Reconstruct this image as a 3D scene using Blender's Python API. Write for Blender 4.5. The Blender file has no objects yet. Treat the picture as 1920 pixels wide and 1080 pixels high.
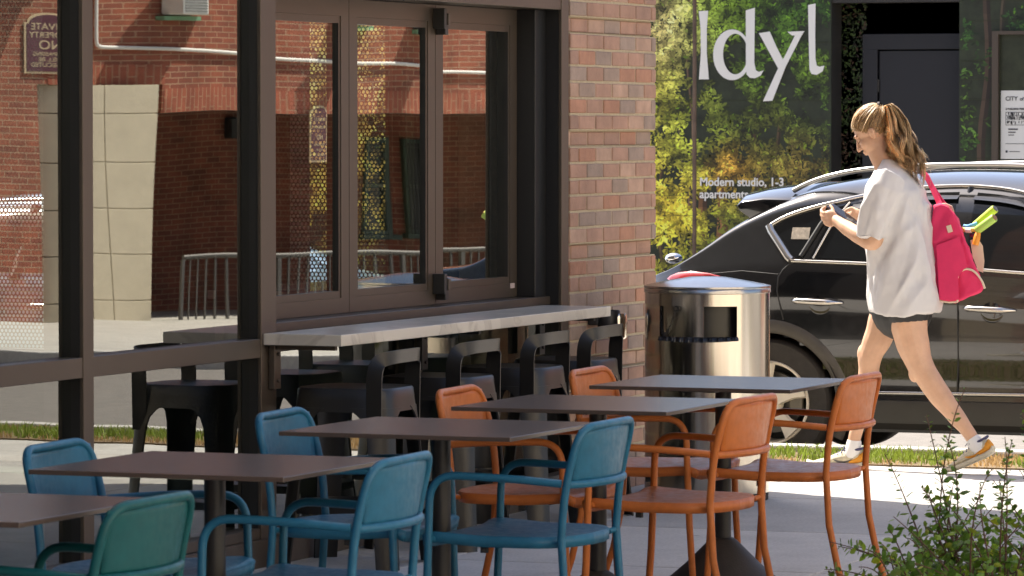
import bpy, bmesh, math, random
import numpy as np
from mathutils import Vector, Matrix, noise as mnoise
R = math.radians
random.seed(7)
S = bpy.context.scene
COL = S.collection

# ------------------------------------------------------------------ camera
TH, F, HC, HY = R(21.48), 8480.0, 1.65, 236.4
cT, sT = math.cos(TH), math.sin(TH)
cam = bpy.data.cameras.new('camera'); camo = bpy.data.objects.new('camera', cam); COL.objects.link(camo)
cam.sensor_width = 36; cam.lens = 36 * F / 1920; cam.clip_start = .5; cam.clip_end = 2000
camo.location = (0, 0, HC)
camo.rotation_euler = (R(90) - math.atan((540 - HY) / F), 0, TH - R(90))
cam.dof.use_dof = True; cam.dof.focus_distance = 20.5; cam.dof.aperture_fstop = 16
S.camera = camo

# ------------------------------------------------------------------ sky and sun
SUN_AZ = math.atan2(.90, .44)          # direction towards the sun in the ground plane (from +x)
SUN_EL = R(57)
w = bpy.data.worlds.new("World"); S.world = w; w.use_nodes = True
nt = w.node_tree; bg = nt.nodes['Background']
sky = nt.nodes.new('ShaderNodeTexSky'); sky.sky_type = 'NISHITA'; sky.sun_disc = False
sky.sun_elevation = SUN_EL; sky.sun_rotation = R(90) - SUN_AZ
sky.air_density = .75; sky.dust_density = 3.0; sky.ozone_density = .6
nt.links.new(sky.outputs[0], bg.inputs[0]); bg.inputs[1].default_value = 0.11
sun = bpy.data.lights.new('sun', 'SUN'); suno = bpy.data.objects.new('sun', sun); COL.objects.link(suno)
sun.energy = 5.0; sun.angle = R(.5); sun.color = (1.0, .93, .82)
d = Vector((math.cos(SUN_AZ) * math.cos(SUN_EL), math.sin(SUN_AZ) * math.cos(SUN_EL), math.sin(SUN_EL)))
suno.rotation_euler = d.to_track_quat('Z', 'Y').to_euler()
suno.location = (10, 10, 30)
S.view_settings.view_transform = 'Standard'; S.view_settings.look = 'None'
S.view_settings.exposure = 1.45; S.view_settings.gamma = 1
S.view_settings.use_curve_mapping = False
S.cycles.max_bounces = 10; S.cycles.diffuse_bounces = 4; S.cycles.glossy_bounces = 5
S.cycles.transparent_max_bounces = 12; S.cycles.caustics_reflective = False; S.cycles.caustics_refractive = False
S.cycles.sample_clamp_indirect = 6.0
S.cycles.use_denoising = True

# ------------------------------------------------------------------ where a thing seen at a pixel of the photo stands
def gp(x, y, z=0.0):                    # on the level z
    Y = F * (HC - z) / (y - HY); X = (x - 960) / F * Y
    return Vector((Y * cT + X * sT, Y * sT - X * cT, z))
def pu(x, y, u):                        # on the upright plane x = u
    t = (x - 960) / F; v = u * math.tan(TH - math.atan(t)); Y = cT * u + sT * v
    return Vector((u, v, HC - (y - HY) * Y / F))
def pv(x, y, v):                        # on the upright plane y = v
    t = (x - 960) / F; Y = v / (sT - t * cT); X = t * Y
    return Vector((Y * cT + X * sT, v, HC - (y - HY) * Y / F))

# ------------------------------------------------------------------ materials
def nodes_of(m):
    m.use_nodes = True; t = m.node_tree
    return t, t.nodes, t.links, t.nodes['Principled BSDF']
def new(t, kind, **kw):
    n = t.nodes.new(kind)
    for k, v in kw.items():
        if k in n.inputs: n.inputs[k].default_value = v
        else: setattr(n, k, v)
    return n
def pm(name, base, rough=.5, metal=0, var=0.0, vscale=6, bump=0, bscale=60, coat=0, spec=.5, rvar=0, attr=False, trans=0, sss=0, stretch=None, aniso=0):
    m = bpy.data.materials.new(name); t, N, L, b = nodes_of(m)
    b.inputs['Roughness'].default_value = rough; b.inputs['Metallic'].default_value = metal
    b.inputs['Base Color'].default_value = (*base, 1); b.inputs['Coat Weight'].default_value = coat
    b.inputs['Coat Roughness'].default_value = .03
    b.inputs['Specular IOR Level'].default_value = spec
    tc = new(t, 'ShaderNodeTexCoord'); vec = tc.outputs['Object']
    if stretch:
        mp = new(t, 'ShaderNodeMapping'); mp.inputs['Scale'].default_value = stretch
        L.new(vec, mp.inputs[0]); vec = mp.outputs[0]
    colsock = None
    if attr:
        a = new(t, 'ShaderNodeVertexColor'); a.layer_name = 'Col'; colsock = a.outputs[0]
    if var > 0:
        n = new(t, 'ShaderNodeTexNoise', Scale=vscale, Detail=6.0, Roughness=.62); L.new(vec, n.inputs['Vector'])
        mr = new(t, 'ShaderNodeMapRange'); mr.inputs[1].default_value = .25; mr.inputs[2].default_value = .75
        mr.inputs[3].default_value = 1 - var; mr.inputs[4].default_value = 1 + var
        L.new(n.outputs['Fac'], mr.inputs[0])
        mx = new(t, 'ShaderNodeMix', data_type='RGBA', blend_type='MULTIPLY'); mx.inputs[0].default_value = 1
        if colsock: L.new(colsock, mx.inputs[6])
        else: mx.inputs[6].default_value = (*base, 1)
        L.new(mr.outputs[0], mx.inputs[7]); colsock = mx.outputs[2]
    if colsock: L.new(colsock, b.inputs['Base Color'])
    if rvar > 0:
        n = new(t, 'ShaderNodeTexNoise', Scale=vscale * 1.7, Detail=5.0); L.new(vec, n.inputs['Vector'])
        mr = new(t, 'ShaderNodeMapRange'); mr.inputs[1].default_value = .3; mr.inputs[2].default_value = .7
        mr.inputs[3].default_value = max(0, rough - rvar); mr.inputs[4].default_value = rough + rvar
        L.new(n.outputs['Fac'], mr.inputs[0]); L.new(mr.outputs[0], b.inputs['Roughness'])
    if bump > 0:
        n = new(t, 'ShaderNodeTexNoise', Scale=bscale, Detail=4.0); L.new(vec, n.inputs['Vector'])
        bp = new(t, 'ShaderNodeBump', Strength=1.0, Distance=bump); L.new(n.outputs['Fac'], bp.inputs['Height'])
        L.new(bp.outputs[0], b.inputs['Normal'])
    if sss > 0:
        b.inputs['Subsurface Weight'].default_value = sss; b.inputs['Subsurface Radius'].default_value = (.03, .012, .006)
        b.inputs['Subsurface Scale'].default_value = .3
    if aniso: b.inputs['Anisotropic'].default_value = aniso
    if trans > 0:
        out = N['Material Output']; tl = new(t, 'ShaderNodeBsdfTranslucent'); ms = new(t, 'ShaderNodeMixShader', Fac=trans)
        if colsock: L.new(colsock, tl.inputs[0])
        else: tl.inputs[0].default_value = (*base, 1)
        L.new(b.outputs[0], ms.inputs[1]); L.new(tl.outputs[0], ms.inputs[2]); L.new(ms.outputs[0], out.inputs[0])
    return m
def glass_mat(name, tint, r0=.10, r1=.90, power=2.0, refl=(1, 1, 1)):
    m = bpy.data.materials.new(name); t, N, L, b = nodes_of(m); N.remove(b); out = N['Material Output']
    lw = new(t, 'ShaderNodeLayerWeight', Blend=.5)
    p = new(t, 'ShaderNodeMath', operation='POWER'); p.inputs[1].default_value = power; L.new(lw.outputs['Facing'], p.inputs[0])
    ma = new(t, 'ShaderNodeMath', operation='MULTIPLY_ADD'); ma.inputs[1].default_value = r1; ma.inputs[2].default_value = r0
    ma.use_clamp = True; L.new(p.outputs[0], ma.inputs[0])
    tr = new(t, 'ShaderNodeBsdfTransparent'); tr.inputs[0].default_value = (*tint, 1)
    gl = new(t, 'ShaderNodeBsdfGlossy', Roughness=0.0); gl.inputs[0].default_value = (*refl, 1)
    mx = new(t, 'ShaderNodeMixShader'); L.new(ma.outputs[0], mx.inputs[0]); L.new(tr.outputs[0], mx.inputs[1]); L.new(gl.outputs[0], mx.inputs[2])
    L.new(mx.outputs[0], out.inputs[0]); return m
def brick_mat(name, cols, mortar, bw, bh, joint=.011, swap=False, var=.25):
    """brickwork laid in the wall's own x (along) and z (up)"""
    m = bpy.data.materials.new(name); t, N, L, b = nodes_of(m)
    tc = new(t, 'ShaderNodeTexCoord'); sp = new(t, 'ShaderNodeSeparateXYZ'); L.new(tc.outputs['Object'], sp.inputs[0])
    cb = new(t, 'ShaderNodeCombineXYZ')
    if swap: L.new(sp.outputs[2], cb.inputs[0]); L.new(sp.outputs[0], cb.inputs[1])
    else: L.new(sp.outputs[0], cb.inputs[0]); L.new(sp.outputs[2], cb.inputs[1])
    br = new(t, 'ShaderNodeTexBrick'); L.new(cb.outputs[0], br.inputs['Vector'])
    br.inputs['Color1'].default_value = (*cols[0], 1); br.inputs['Color2'].default_value = (*cols[1], 1)
    br.inputs['Mortar'].default_value = (*mortar, 1); br.inputs['Scale'].default_value = 1.0
    br.inputs['Mortar Size'].default_value = joint / 2; br.inputs['Brick Width'].default_value = bw; br.inputs['Row Height'].default_value = bh
    br.inputs['Bias'].default_value = -.3; br.inputs['Mortar Smooth'].default_value = .1
    n = new(t, 'ShaderNodeTexNoise', Scale=3.0, Detail=6.0); L.new(tc.outputs['Object'], n.inputs['Vector'])
    mr = new(t, 'ShaderNodeMapRange'); mr.inputs[1].default_value = .3; mr.inputs[2].default_value = .7
    mr.inputs[3].default_value = 1 - var; mr.inputs[4].default_value = 1 + var; L.new(n.outputs['Fac'], mr.inputs[0])
    mx = new(t, 'ShaderNodeMix', data_type='RGBA', blend_type='MULTIPLY'); mx.inputs[0].default_value = 1
    L.new(br.outputs['Color'], mx.inputs[6]); L.new(mr.outputs[0], mx.inputs[7]); L.new(mx.outputs[2], b.inputs['Base Color'])
    bp = new(t, 'ShaderNodeBump', Strength=1.0, Distance=.006); bp.invert = True
    L.new(br.outputs['Fac'], bp.inputs['Height']); L.new(bp.outputs[0], b.inputs['Normal'])
    b.inputs['Roughness'].default_value = .9
    return m

M = dict(
    concrete=pm('pale_concrete', (.42, .40, .37), .85, var=.16, vscale=2.2, bump=.0012, bscale=220, attr=True),
    joint=pm('joint_dirt', (.045, .042, .038), .95),
    kerbstone=pm('granite_kerb', (.45, .43, .40), .8, var=.2, vscale=20),
    asphalt=pm('worn_asphalt', (.165, .150, .135), .85, var=.22, vscale=9, bump=.004, bscale=300),
    soil=pm('dry_soil', (.16, .11, .06), .95, var=.3, vscale=14),
    grass=pm('grass_blade', (.1, .2, .03), .6, attr=True, trans=.35),
    bronze=pm('bronze_anodised', (.080, .062, .046), .40, metal=.35, var=.05, vscale=3),
    black=pm('black_gasket', (.008, .008, .008), .5),
    dark=pm('dark_interior', (.012, .015, .011), .8),
    interior=pm('interior_green', (.035, .055, .038), .7),
    glass=glass_mat('storefront_glass', (.78, .84, .77), .05, .86, 1.9, (.88, .90, .86)),
    brick=pm('pillar_brick', (.3, .15, .1), .88, attr=True, var=.22, vscale=11, bump=.003, bscale=90),
    mortar=pm('sand_mortar', (.42, .345, .235), .95, var=.15, vscale=40, bump=.002, bscale=200),
    marble=None,
    tabletop=pm('table_laminate', (.078, .059, .048), .27, var=.03, vscale=1.2),
    steel_black=pm('black_powder_coat', (.018, .017, .016), .45, var=.1, vscale=30),
    castiron=pm('cast_base', (.035, .031, .028), .62, var=.2, vscale=18, bump=.0008, bscale=150),
    blue=pm('blue_powder_coat', (.016, .118, .205), .42, var=.13, vscale=26, rvar=.10, spec=.32),
    teal=pm('teal_powder_coat', (.002, .074, .080), .42, var=.13, vscale=26, rvar=.10, spec=.28),
    orange=pm('terracotta_powder_coat', (.48, .140, .030), .42, var=.13, vscale=26, rvar=.10, spec=.32),
    stool=pm('black_stool_plastic', (.013, .012, .011), .36, var=.06, vscale=20, spec=.45),
    stainless=None,
    rubber=pm('black_rubber', (.015, .015, .015), .7),
    bag_liner=pm('black_bin_liner', (.012, .013, .016), .25, bump=.004, bscale=40),
    chrome=pm('chrome', (.75, .74, .72), .08, metal=1),
    brasschrome=pm('polished_steel', (.62, .58, .52), .14, metal=1, var=.1, vscale=30),
)
def marble():
    m = bpy.data.materials.new('grey_marble'); t, N, L, b = nodes_of(m)
    tc = new(t, 'ShaderNodeTexCoord'); n1 = new(t, 'ShaderNodeTexNoise', Scale=3.2, Detail=9.0, Distortion=1.3)
    L.new(tc.outputs['Object'], n1.inputs['Vector'])
    r = new(t, 'ShaderNodeValToRGB'); e = r.color_ramp.elements
    e[0].position = .40; e[0].color = (.50, .465, .40, 1); e[1].position = .53; e[1].color = (.60, .56, .48, 1)
    k = e.new(.482); k.color = (.44, .405, .345, 1); k2 = e.new(.462); k2.color = (.53, .49, .42, 1)
    L.new(n1.outputs['Fac'], r.inputs[0]); L.new(r.outputs[0], b.inputs['Base Color']); b.inputs['Roughness'].default_value = .28
    return m
M['marble'] = marble()
def stain(mt):
    t, N, L, b = nodes_of(mt); src = b.inputs['Base Color'].links[0].from_socket; tc = new(t, 'ShaderNodeTexCoord')
    v = new(t, 'ShaderNodeTexVoronoi', Scale=2.6); L.new(tc.outputs['Object'], v.inputs['Vector']); r = new(t, 'ShaderNodeMapRange'); r.inputs[1].default_value = .035; r.inputs[2].default_value = .055; r.inputs[3].default_value = .62; r.inputs[4].default_value = 1.0; L.new(v.outputs['Distance'], r.inputs[0])
    n = new(t, 'ShaderNodeTexNoise', Scale=1.1, Detail=9.0, Roughness=.72, Distortion=.6); L.new(tc.outputs['Object'], n.inputs['Vector']); r2 = new(t, 'ShaderNodeMapRange'); r2.inputs[1].default_value = .56; r2.inputs[2].default_value = .72; r2.inputs[3].default_value = 1.0; r2.inputs[4].default_value = .70; L.new(n.outputs['Fac'], r2.inputs[0])
    n3 = new(t, 'ShaderNodeTexNoise', Scale=70.0, Detail=3.0); L.new(tc.outputs['Object'], n3.inputs['Vector']); r3 = new(t, 'ShaderNodeMapRange'); r3.inputs[1].default_value = .3; r3.inputs[2].default_value = .7; r3.inputs[3].default_value = .88; r3.inputs[4].default_value = 1.12; L.new(n3.outputs['Fac'], r3.inputs[0])
    for q in (r, r2, r3):
        mx = new(t, 'ShaderNodeMix', data_type='RGBA', blend_type='MULTIPLY'); mx.inputs[0].default_value = 1; L.new(src, mx.inputs[6]); L.new(q.outputs[0], mx.inputs[7]); src = mx.outputs[2]
    L.new(src, b.inputs['Base Color'])
stain(M['concrete'])
def brushed(name, base, rough, vs=(90, 90, .6)):
    m = bpy.data.materials.new(name); t, N, L, b = nodes_of(m)
    tc = new(t, 'ShaderNodeTexCoord'); mp = new(t, 'ShaderNodeMapping'); mp.inputs['Scale'].default_value = vs
    L.new(tc.outputs['Object'], mp.inputs[0]); n = new(t, 'ShaderNodeTexNoise', Scale=1.0, Detail=3.0); L.new(mp.outputs[0], n.inputs['Vector'])
    mr = new(t, 'ShaderNodeMapRange'); mr.inputs[3].default_value = rough - .06; mr.inputs[4].default_value = rough + .08; L.new(n.outputs['Fac'], mr.inputs[0])
    L.new(mr.outputs[0], b.inputs['Roughness']); b.inputs['Base Color'].default_value = (*base, 1); b.inputs['Metallic'].default_value = 1
    bp = new(t, 'ShaderNodeBump', Strength=.35, Distance=.0006); L.new(n.outputs['Fac'], bp.inputs['Height']); L.new(bp.outputs[0], b.inputs['Normal'])
    return m
M['stainless'] = brushed('brushed_stainless', (.50, .46, .40), .15)
M['stainless_lid'] = brushed('spun_stainless', (.40, .39, .38), .22, (30, 30, 30))

# ------------------------------------------------------------------ object helpers
def tag(o, label=None, cat=None, group=None, kind=None):
    if label: o['label'] = label
    if cat: o['category'] = cat
    if group: o['group'] = group
    if kind: o['kind'] = kind
    return o
def thing(name, loc, label, cat, group=None, rz=0.0):
    o = bpy.data.objects.new(name, None); COL.objects.link(o); o.location = loc; o.rotation_euler = (0, 0, rz)
    o.empty_display_size = .1
    return tag(o, label, cat, group)
class MB:
    """collects shapes, then links them as ONE mesh object"""
    def __init__(s): s.v = []; s.f = []; s.c = []; s.mi = []; s.cur = (1, 1, 1); s.m = 0
    def add(s, vs, fs, col=None):
        o = len(s.v); s.v += [tuple(p) for p in vs]
        for f in fs: s.f.append(tuple(i + o for i in f)); s.c.append(col or s.cur); s.mi.append(s.m)
    def box(s, x0, x1, y0, y1, z0, z1, col=None):
        s.add([(x, y, z) for z in (z0, z1) for y in (y0, y1) for x in (x0, x1)],
              [(0, 2, 3, 1), (4, 5, 7, 6), (0, 1, 5, 4), (2, 6, 7, 3), (0, 4, 6, 2), (1, 3, 7, 5)], col)
    def obox(s, mat, hx, hy, hz, col=None):
        vs = [mat @ Vector((x, y, z)) for z in (-hz, hz) for y in (-hy, hy) for x in (-hx, hx)]
        s.add(vs, [(0, 2, 3, 1), (4, 5, 7, 6), (0, 1, 5, 4), (2, 6, 7, 3), (0, 4, 6, 2), (1, 3, 7, 5)], col)
    def loft(s, rings, cap=True, closed=True, col=None, wrap=False):
        n = len(rings[0]); o = len(s.v)
        for r in rings: s.v += [tuple(p) for p in r]
        fs = []
        rr = len(rings) if wrap else len(rings) - 1
        for i in range(rr):
            a, b = i * n, ((i + 1) % len(rings)) * n
            for j in range(n if closed else n - 1):
                k = (j + 1) % n; fs.append((a + j, a + k, b + k, b + j))
        if cap and closed and not wrap:
            fs.append(tuple(range(n - 1, -1, -1))); fs.append(tuple((len(rings) - 1) * n + j for j in range(n)))
        for f in fs: s.f.append(tuple(i + o for i in f)); s.c.append(col or s.cur); s.mi.append(s.m)
    def tube(s, path, r, seg=10, cap=True, col=None, flat=1.0):
        P = [Vector(p) for p in path]; n = len(P); rad = r if isinstance(r, (list, tuple)) else [r] * n
        T = []
        for i in range(n):
            a = P[max(i - 1, 0)]; b = P[min(i + 1, n - 1)]; T.append((b - a).normalized())
        up = Vector((0, 0, 1)) if abs(T[0].z) < .9 else Vector((1, 0, 0))
        x = T[0].cross(up).normalized(); rings = []
        for i in range(n):
            x = (x - T[i] * x.dot(T[i])).normalized(); y = T[i].cross(x)
            rings.append([P[i] + (x * math.cos(q) + y * math.sin(q) * flat) * rad[i] for q in [2 * math.pi * k / seg for k in range(seg)]])
        s.loft(rings, cap, True, col)
    def lathe(s, prof, seg=32, c=(0, 0, 0), axis='z', col=None, cap=False):
        rings = []
        for r, z in prof:
            ring = []
            for k in range(seg):
                q = 2 * math.pi * k / seg; a, b = r * math.cos(q), r * math.sin(q)
                p = (a, b, z) if axis == 'z' else ((z, a, b) if axis == 'x' else (a, z, b))
                ring.append((p[0] + c[0], p[1] + c[1], p[2] + c[2]))
            rings.append(ring)
        s.loft(rings, cap, True, col)
    def prism(s, poly, d0, d1, axis='y', col=None):
        """polygon in the two other axes, pulled along axis; poly may be convex or not"""
        def pt(p, d):
            return (p[0], d, p[1]) if axis == 'y' else ((d, p[0], p[1]) if axis == 'x' else (p[0], p[1], d))
        n = len(poly); vs = [pt(p, d0) for p in poly] + [pt(p, d1) for p in poly]
        fs = [tuple(range(n))[::-1], tuple(range(n, 2 * n))] + [(i, (i + 1) % n, n + (i + 1) % n, n + i) for i in range(n)]
        s.add(vs, fs, col)
    def ell(s, c, r, mat=None, nu=16, nv=10, col=None):
        rings = []
        for i in range(nv + 1):
            a = -math.pi / 2 + math.pi * i / nv; cz, sz = max(math.cos(a), .02), math.sin(a)
            ring = [Vector((math.cos(2 * math.pi * k / nu) * cz * r[0], math.sin(2 * math.pi * k / nu) * cz * r[1], sz * r[2])) for k in range(nu)]
            ring = [(mat @ p if mat else p) + Vector(c) for p in ring]; rings.append(ring)
        s.loft(rings, True, True, col)
    def grid(s, fn, nu, nv, col=None):
        vs = [fn(i / nu, j / nv) for j in range(nv + 1) for i in range(nu + 1)]
        s.add(vs, [(j * (nu + 1) + i, j * (nu + 1) + i + 1, (j + 1) * (nu + 1) + i + 1, (j + 1) * (nu + 1) + i) for j in range(nv) for i in range(nu)], col)
    def build(s, name, mats, parent=None, smooth=0, bevel=0, bseg=2, colour=False, fix=True, subd=0, solid=0):
        me = bpy.data.meshes.new(name); me.from_pydata(s.v, [], s.f)
        if not isinstance(mats, (list, tuple)): mats = [mats]
        for m in mats: me.materials.append(m)
        me.polygons.foreach_set('material_index', s.mi)
        if colour:
            ca = me.color_attributes.new('Col', 'FLOAT_COLOR', 'CORNER'); buf = []
            for p, c in zip(me.polygons, s.c): buf += [c[0], c[1], c[2], 1.0] * p.loop_total
            ca.data.foreach_set('color', buf)
        if fix or bevel:
            bm = bmesh.new(); bm.from_mesh(me)
            if bevel: 
                bmesh.ops.remove_doubles(bm, verts=bm.verts, dist=1e-5)
                es = [e for e in bm.edges if len(e.link_faces) == 2 and e.calc_face_angle(0) > R(28)]
                bmesh.ops.bevel(bm, geom=es, offset=bevel, offset_type='OFFSET', segments=bseg, profile=.5, affect='EDGES', clamp_overlap=True)
            if fix: bmesh.ops.recalc_face_normals(bm, faces=bm.faces)
            bm.to_mesh(me); bm.free()
        if smooth:
            me.polygons.foreach_set('use_smooth', [True] * len(me.polygons))
            me.set_sharp_from_angle(angle=R(smooth))
        o = bpy.data.objects.new(name, me); COL.objects.link(o)
        if parent: o.parent = parent
        if subd:
            sm = o.modifiers.new('s', 'SUBSURF'); sm.levels = subd; sm.render_levels = subd
        if solid:
            sm = o.modifiers.new('t', 'SOLIDIFY'); sm.thickness = solid; sm.offset = 0
        return o
def copy_tree(o, parent=None):
    c = o.copy(); COL.objects.link(c); c.parent = parent
    for ch in list(o.children): copy_tree(ch, c)
    return c
def bez(p0, p1, p2, p3, n=10):
    out = []
    for i in range(n + 1):
        t = i / n; out.append(Vector(p0) * (1 - t) ** 3 + Vector(p1) * 3 * t * (1 - t) ** 2 + Vector(p2) * 3 * t * t * (1 - t) + Vector(p3) * t ** 3)
    return out
def rounded(pts, rad, n=6):
    """polyline with its corners rounded"""
    P = [Vector(p) for p in pts]; out = [P[0]]
    for i in range(1, len(P) - 1):
        a, b, c = P[i - 1], P[i], P[i + 1]; r = rad[i - 1] if isinstance(rad, (list, tuple)) else rad
        ra = min(r, (a - b).length * .49); rc = min(r, (c - b).length * .49)
        A = b + (a - b).normalized() * ra; C = b + (c - b).normalized() * rc
        for k in range(n + 1):
            t = k / n; out.append(A * (1 - t) ** 2 + b * 2 * t * (1 - t) + C * t * t)
    out.append(P[-1]); return out
def interp(x, pts):
    return float(np.interp(x, [p[0] for p in pts], [p[1] for p in pts]))
def smin(x, pts):
    """smooth (catmull) interpolation through control points"""
    xs = [p[0] for p in pts]; ys = [p[1] for p in pts]
    if x <= xs[0]: return ys[0]
    if x >= xs[-1]: return ys[-1]
    i = max(k for k in range(len(xs) - 1) if xs[k] <= x)
    h = xs[i + 1] - xs[i]; t = (x - xs[i]) / h
    def sl(k):
        if k == 0: return (ys[1] - ys[0]) / (xs[1] - xs[0])
        if k == len(xs) - 1: return (ys[-1] - ys[-2]) / (xs[-1] - xs[-2])
        a = (ys[k] - ys[k - 1]) / (xs[k] - xs[k - 1]); b = (ys[k + 1] - ys[k]) / (xs[k + 1] - xs[k])
        return 0 if a * b <= 0 else 2 * a * b / (a + b)
    m0, m1 = sl(i) * h, sl(i + 1) * h
    return (2 * t ** 3 - 3 * t * t + 1) * ys[i] + (t ** 3 - 2 * t * t + t) * m0 + (-2 * t ** 3 + 3 * t * t) * ys[i + 1] + (t ** 3 - t * t) * m1
def text_mesh(txt, size, name, m, parent, loc, rot, align='LEFT', ext=.001, sx=1.0, bold=0):
    cu = bpy.data.curves.new(name, 'FONT'); cu.body = txt; cu.size = size; cu.extrude = ext; cu.align_x = align; cu.offset = bold
    to = bpy.data.objects.new(name, cu); COL.objects.link(to)
    dg = bpy.context.evaluated_depsgraph_get(); me = bpy.data.meshes.new_from_object(to.evaluated_get(dg))
    bpy.data.objects.remove(to); me.materials.clear(); me.materials.append(m); me.name = name
    o = bpy.data.objects.new(name, me); COL.objects.link(o); o.parent = parent; o.location = loc; o.rotation_euler = rot; o.scale = (sx, 1, 1)
    return o

def put(mb, name, mats, parent, **k):
    """build a part from world coordinates under a thing (or under one of its parts)"""
    o = mb.build(name, mats, parent, **k)
    if parent is not None and parent.type == 'EMPTY': o.location = -Vector(parent.location)
    return o
# ================================================================== GROUND
V0, VG = 7.05, 7.095                    # outer plane of the shopfront, plane of its glass
m = MB(); m.box(-300, 400, -300, 300, -1.6, -1.35); tag(m.build('ground', M['asphalt']), kind='structure')
def slabs(name, u0, v0, u1, v1, us, vs, tone, z=0.0, fall=0.0):
    m = MB(); g = .0055; rnd = random.Random(3)
    U = [u0] + [a for a in us if u0 < a < u1] + [u1]; V = [v0] + [a for a in vs if v0 < a < v1] + [v1]
    for i in range(len(U) - 1):
        for j in range(len(V) - 1):
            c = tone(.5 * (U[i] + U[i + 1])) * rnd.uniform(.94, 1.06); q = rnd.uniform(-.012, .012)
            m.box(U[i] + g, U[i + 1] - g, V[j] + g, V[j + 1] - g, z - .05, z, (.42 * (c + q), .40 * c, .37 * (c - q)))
    m2 = MB(); m2.box(u0, u1, v0, v1, z - .2, z - .009)
    for q in (m, m2): q.v = [(x, y, zz - fall * (x - u0)) for x, y, zz in q.v]
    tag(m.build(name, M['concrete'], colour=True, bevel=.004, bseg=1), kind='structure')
    tag(m2.build(name + '_bed', M['joint']), kind='structure')
uj = [17.5 + 1.585 * k for k in range(-18, 3)]; vj = [5.05 + 1.5 * k for k in range(-14, 16)]
slabs('pavement', -9, -7.59, 19.74, 7.10, uj, vj, lambda u: .86 if u > 17.5 else 1.16)  # lighter near slabs and darker far band paint reflected light into the concrete
slabs('sidewalk', 19.748, -24, 21.85, 30, uj, vj, lambda u: 1.0, 0.0, .030)
m = MB(); m.box(21.855, 22.55, -24, 30, -.3, -.055); tag(m.build('verge_soil', M['soil']), kind='structure')
m = MB()
for k in range(-14, 18): m.box(22.555, 22.70, k * 1.8 + .004, k * 1.8 + 1.796, -.4, -.022)
tag(m.build('kerb', M['kerbstone'], bevel=.012), kind='structure')
m = MB(); m.add([(22.66, -60, -.17), (35, -60, -.42), (35, 80, -.42), (22.66, 80, -.17)], [(0, 1, 2, 3)]); tag(m.build('road', M['asphalt']), kind='structure')
m = MB(); m.box(35.0, 35.15, -60, 80, -.6, -.29); tag(m.build('far_kerb', M['kerbstone'], bevel=.012), kind='structure')
m = MB(); m.add([(35.15, -60, -.295), (62, -60, -.93), (62, 80, -.93), (35.15, 80, -.295)], [(0, 1, 2, 3)])
for f in range(1): m.c = [(.40, .38, .34)]
tag(m.build('far_pavement', M['concrete'], colour=True), kind='structure')
# grass of the verge: green in patches, straw coloured where it has dried out
rng = np.random.default_rng(5); m = MB()
for i in range(30000):
    u = rng.uniform(21.86, 22.56); v = rng.uniform(-9, 13)
    p = mnoise.noise(Vector((u * 1.1, v * .55, 3.1))) + .35 * mnoise.noise(Vector((u * 5, v * 4, 1)))
    dry = p > (-.22 if v < 4.6 else .02 if v < 6.3 else .22) - .5 * max(0, 22.05 - u)
    h = rng.uniform(.02, .058) * (.55 if dry else 1); a = rng.uniform(0, 6.28); wd = .0035; ln = h * rng.uniform(.2, .8); b = rng.uniform(0, 6.28)
    dx, dy = math.cos(a) * wd, math.sin(a) * wd; lx, ly = math.cos(b) * ln, math.sin(b) * ln
    c = rng.uniform(.8, 1.25)
    col = (.46 * c, .31 * c, .14 * c) if dry else (.20 * c, .27 * c, .035 * c)
    m.add([(u - dx, v - dy, -.057), (u + dx, v + dy, -.057), (u + lx * .45 + dx * .7, v + ly * .45 + dy * .7, h * .6 - .05), (u + lx * .45 - dx * .7, v + ly * .45 - dy * .7, h * .6 - .05), (u + lx, v + ly, h - .05)],
          [(0, 1, 2, 3), (3, 2, 4)], col)
tag(m.build('grass', M['grass'], colour=True, fix=False), 'strip of green and dried yellow grass between the sidewalk and the kerb', 'grass', kind='stuff')

# ================================================================== THE SHOPFRONT BUILDING
B = thing('shopfront_building', (13, V0, 0), 'brick corner building with bronze framed glass shopfront and folding window along the terrace', 'building')
BK = brick_mat('building_brick', [(.30, .14, .095), (.20, .14, .12)], (.36, .29, .19), .212, .0717)
m = MB(); m.box(-4, 7, V0, 7.4, 0, 9); m.box(7, 18.585, V0 + .002, 7.4, 4.06, 9); put(m, 'wall', BK, B)
m = MB(); m.box(18.64, 19.735, V0 + .012, 7.6, 4.02, 9); put(m, 'wall', BK, B)
mi = MB()          # the side wall with two tall openings, the back wall
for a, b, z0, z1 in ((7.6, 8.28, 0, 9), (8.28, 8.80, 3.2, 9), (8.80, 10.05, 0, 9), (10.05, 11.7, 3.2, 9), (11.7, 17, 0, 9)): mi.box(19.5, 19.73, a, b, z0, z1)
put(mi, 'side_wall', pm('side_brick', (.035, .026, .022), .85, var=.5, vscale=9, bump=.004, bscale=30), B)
m = MB(); m.box(-4, 19.5, 16.9, 17, 0, 9); m.box(-4, -3.8, 7.4, 16.9, 0, 9); put(m, 'back_wall', M['interior'], B)
m = MB(); m.box(-3.8, 19.5, 7.4, 16.9, 3.9, 4.0); put(m, 'ceiling', M['dark'], B)
m = MB(); m.box(-4, 19.735, V0 + .02, 17, 9.0, 9.2); put(m, 'roof', M['dark'], B)
m = MB(); m.box(-3.8, 19.5, 7.3, 16.9, -.1, .02); put(m, 'floor', M['interior'], B)
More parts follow.
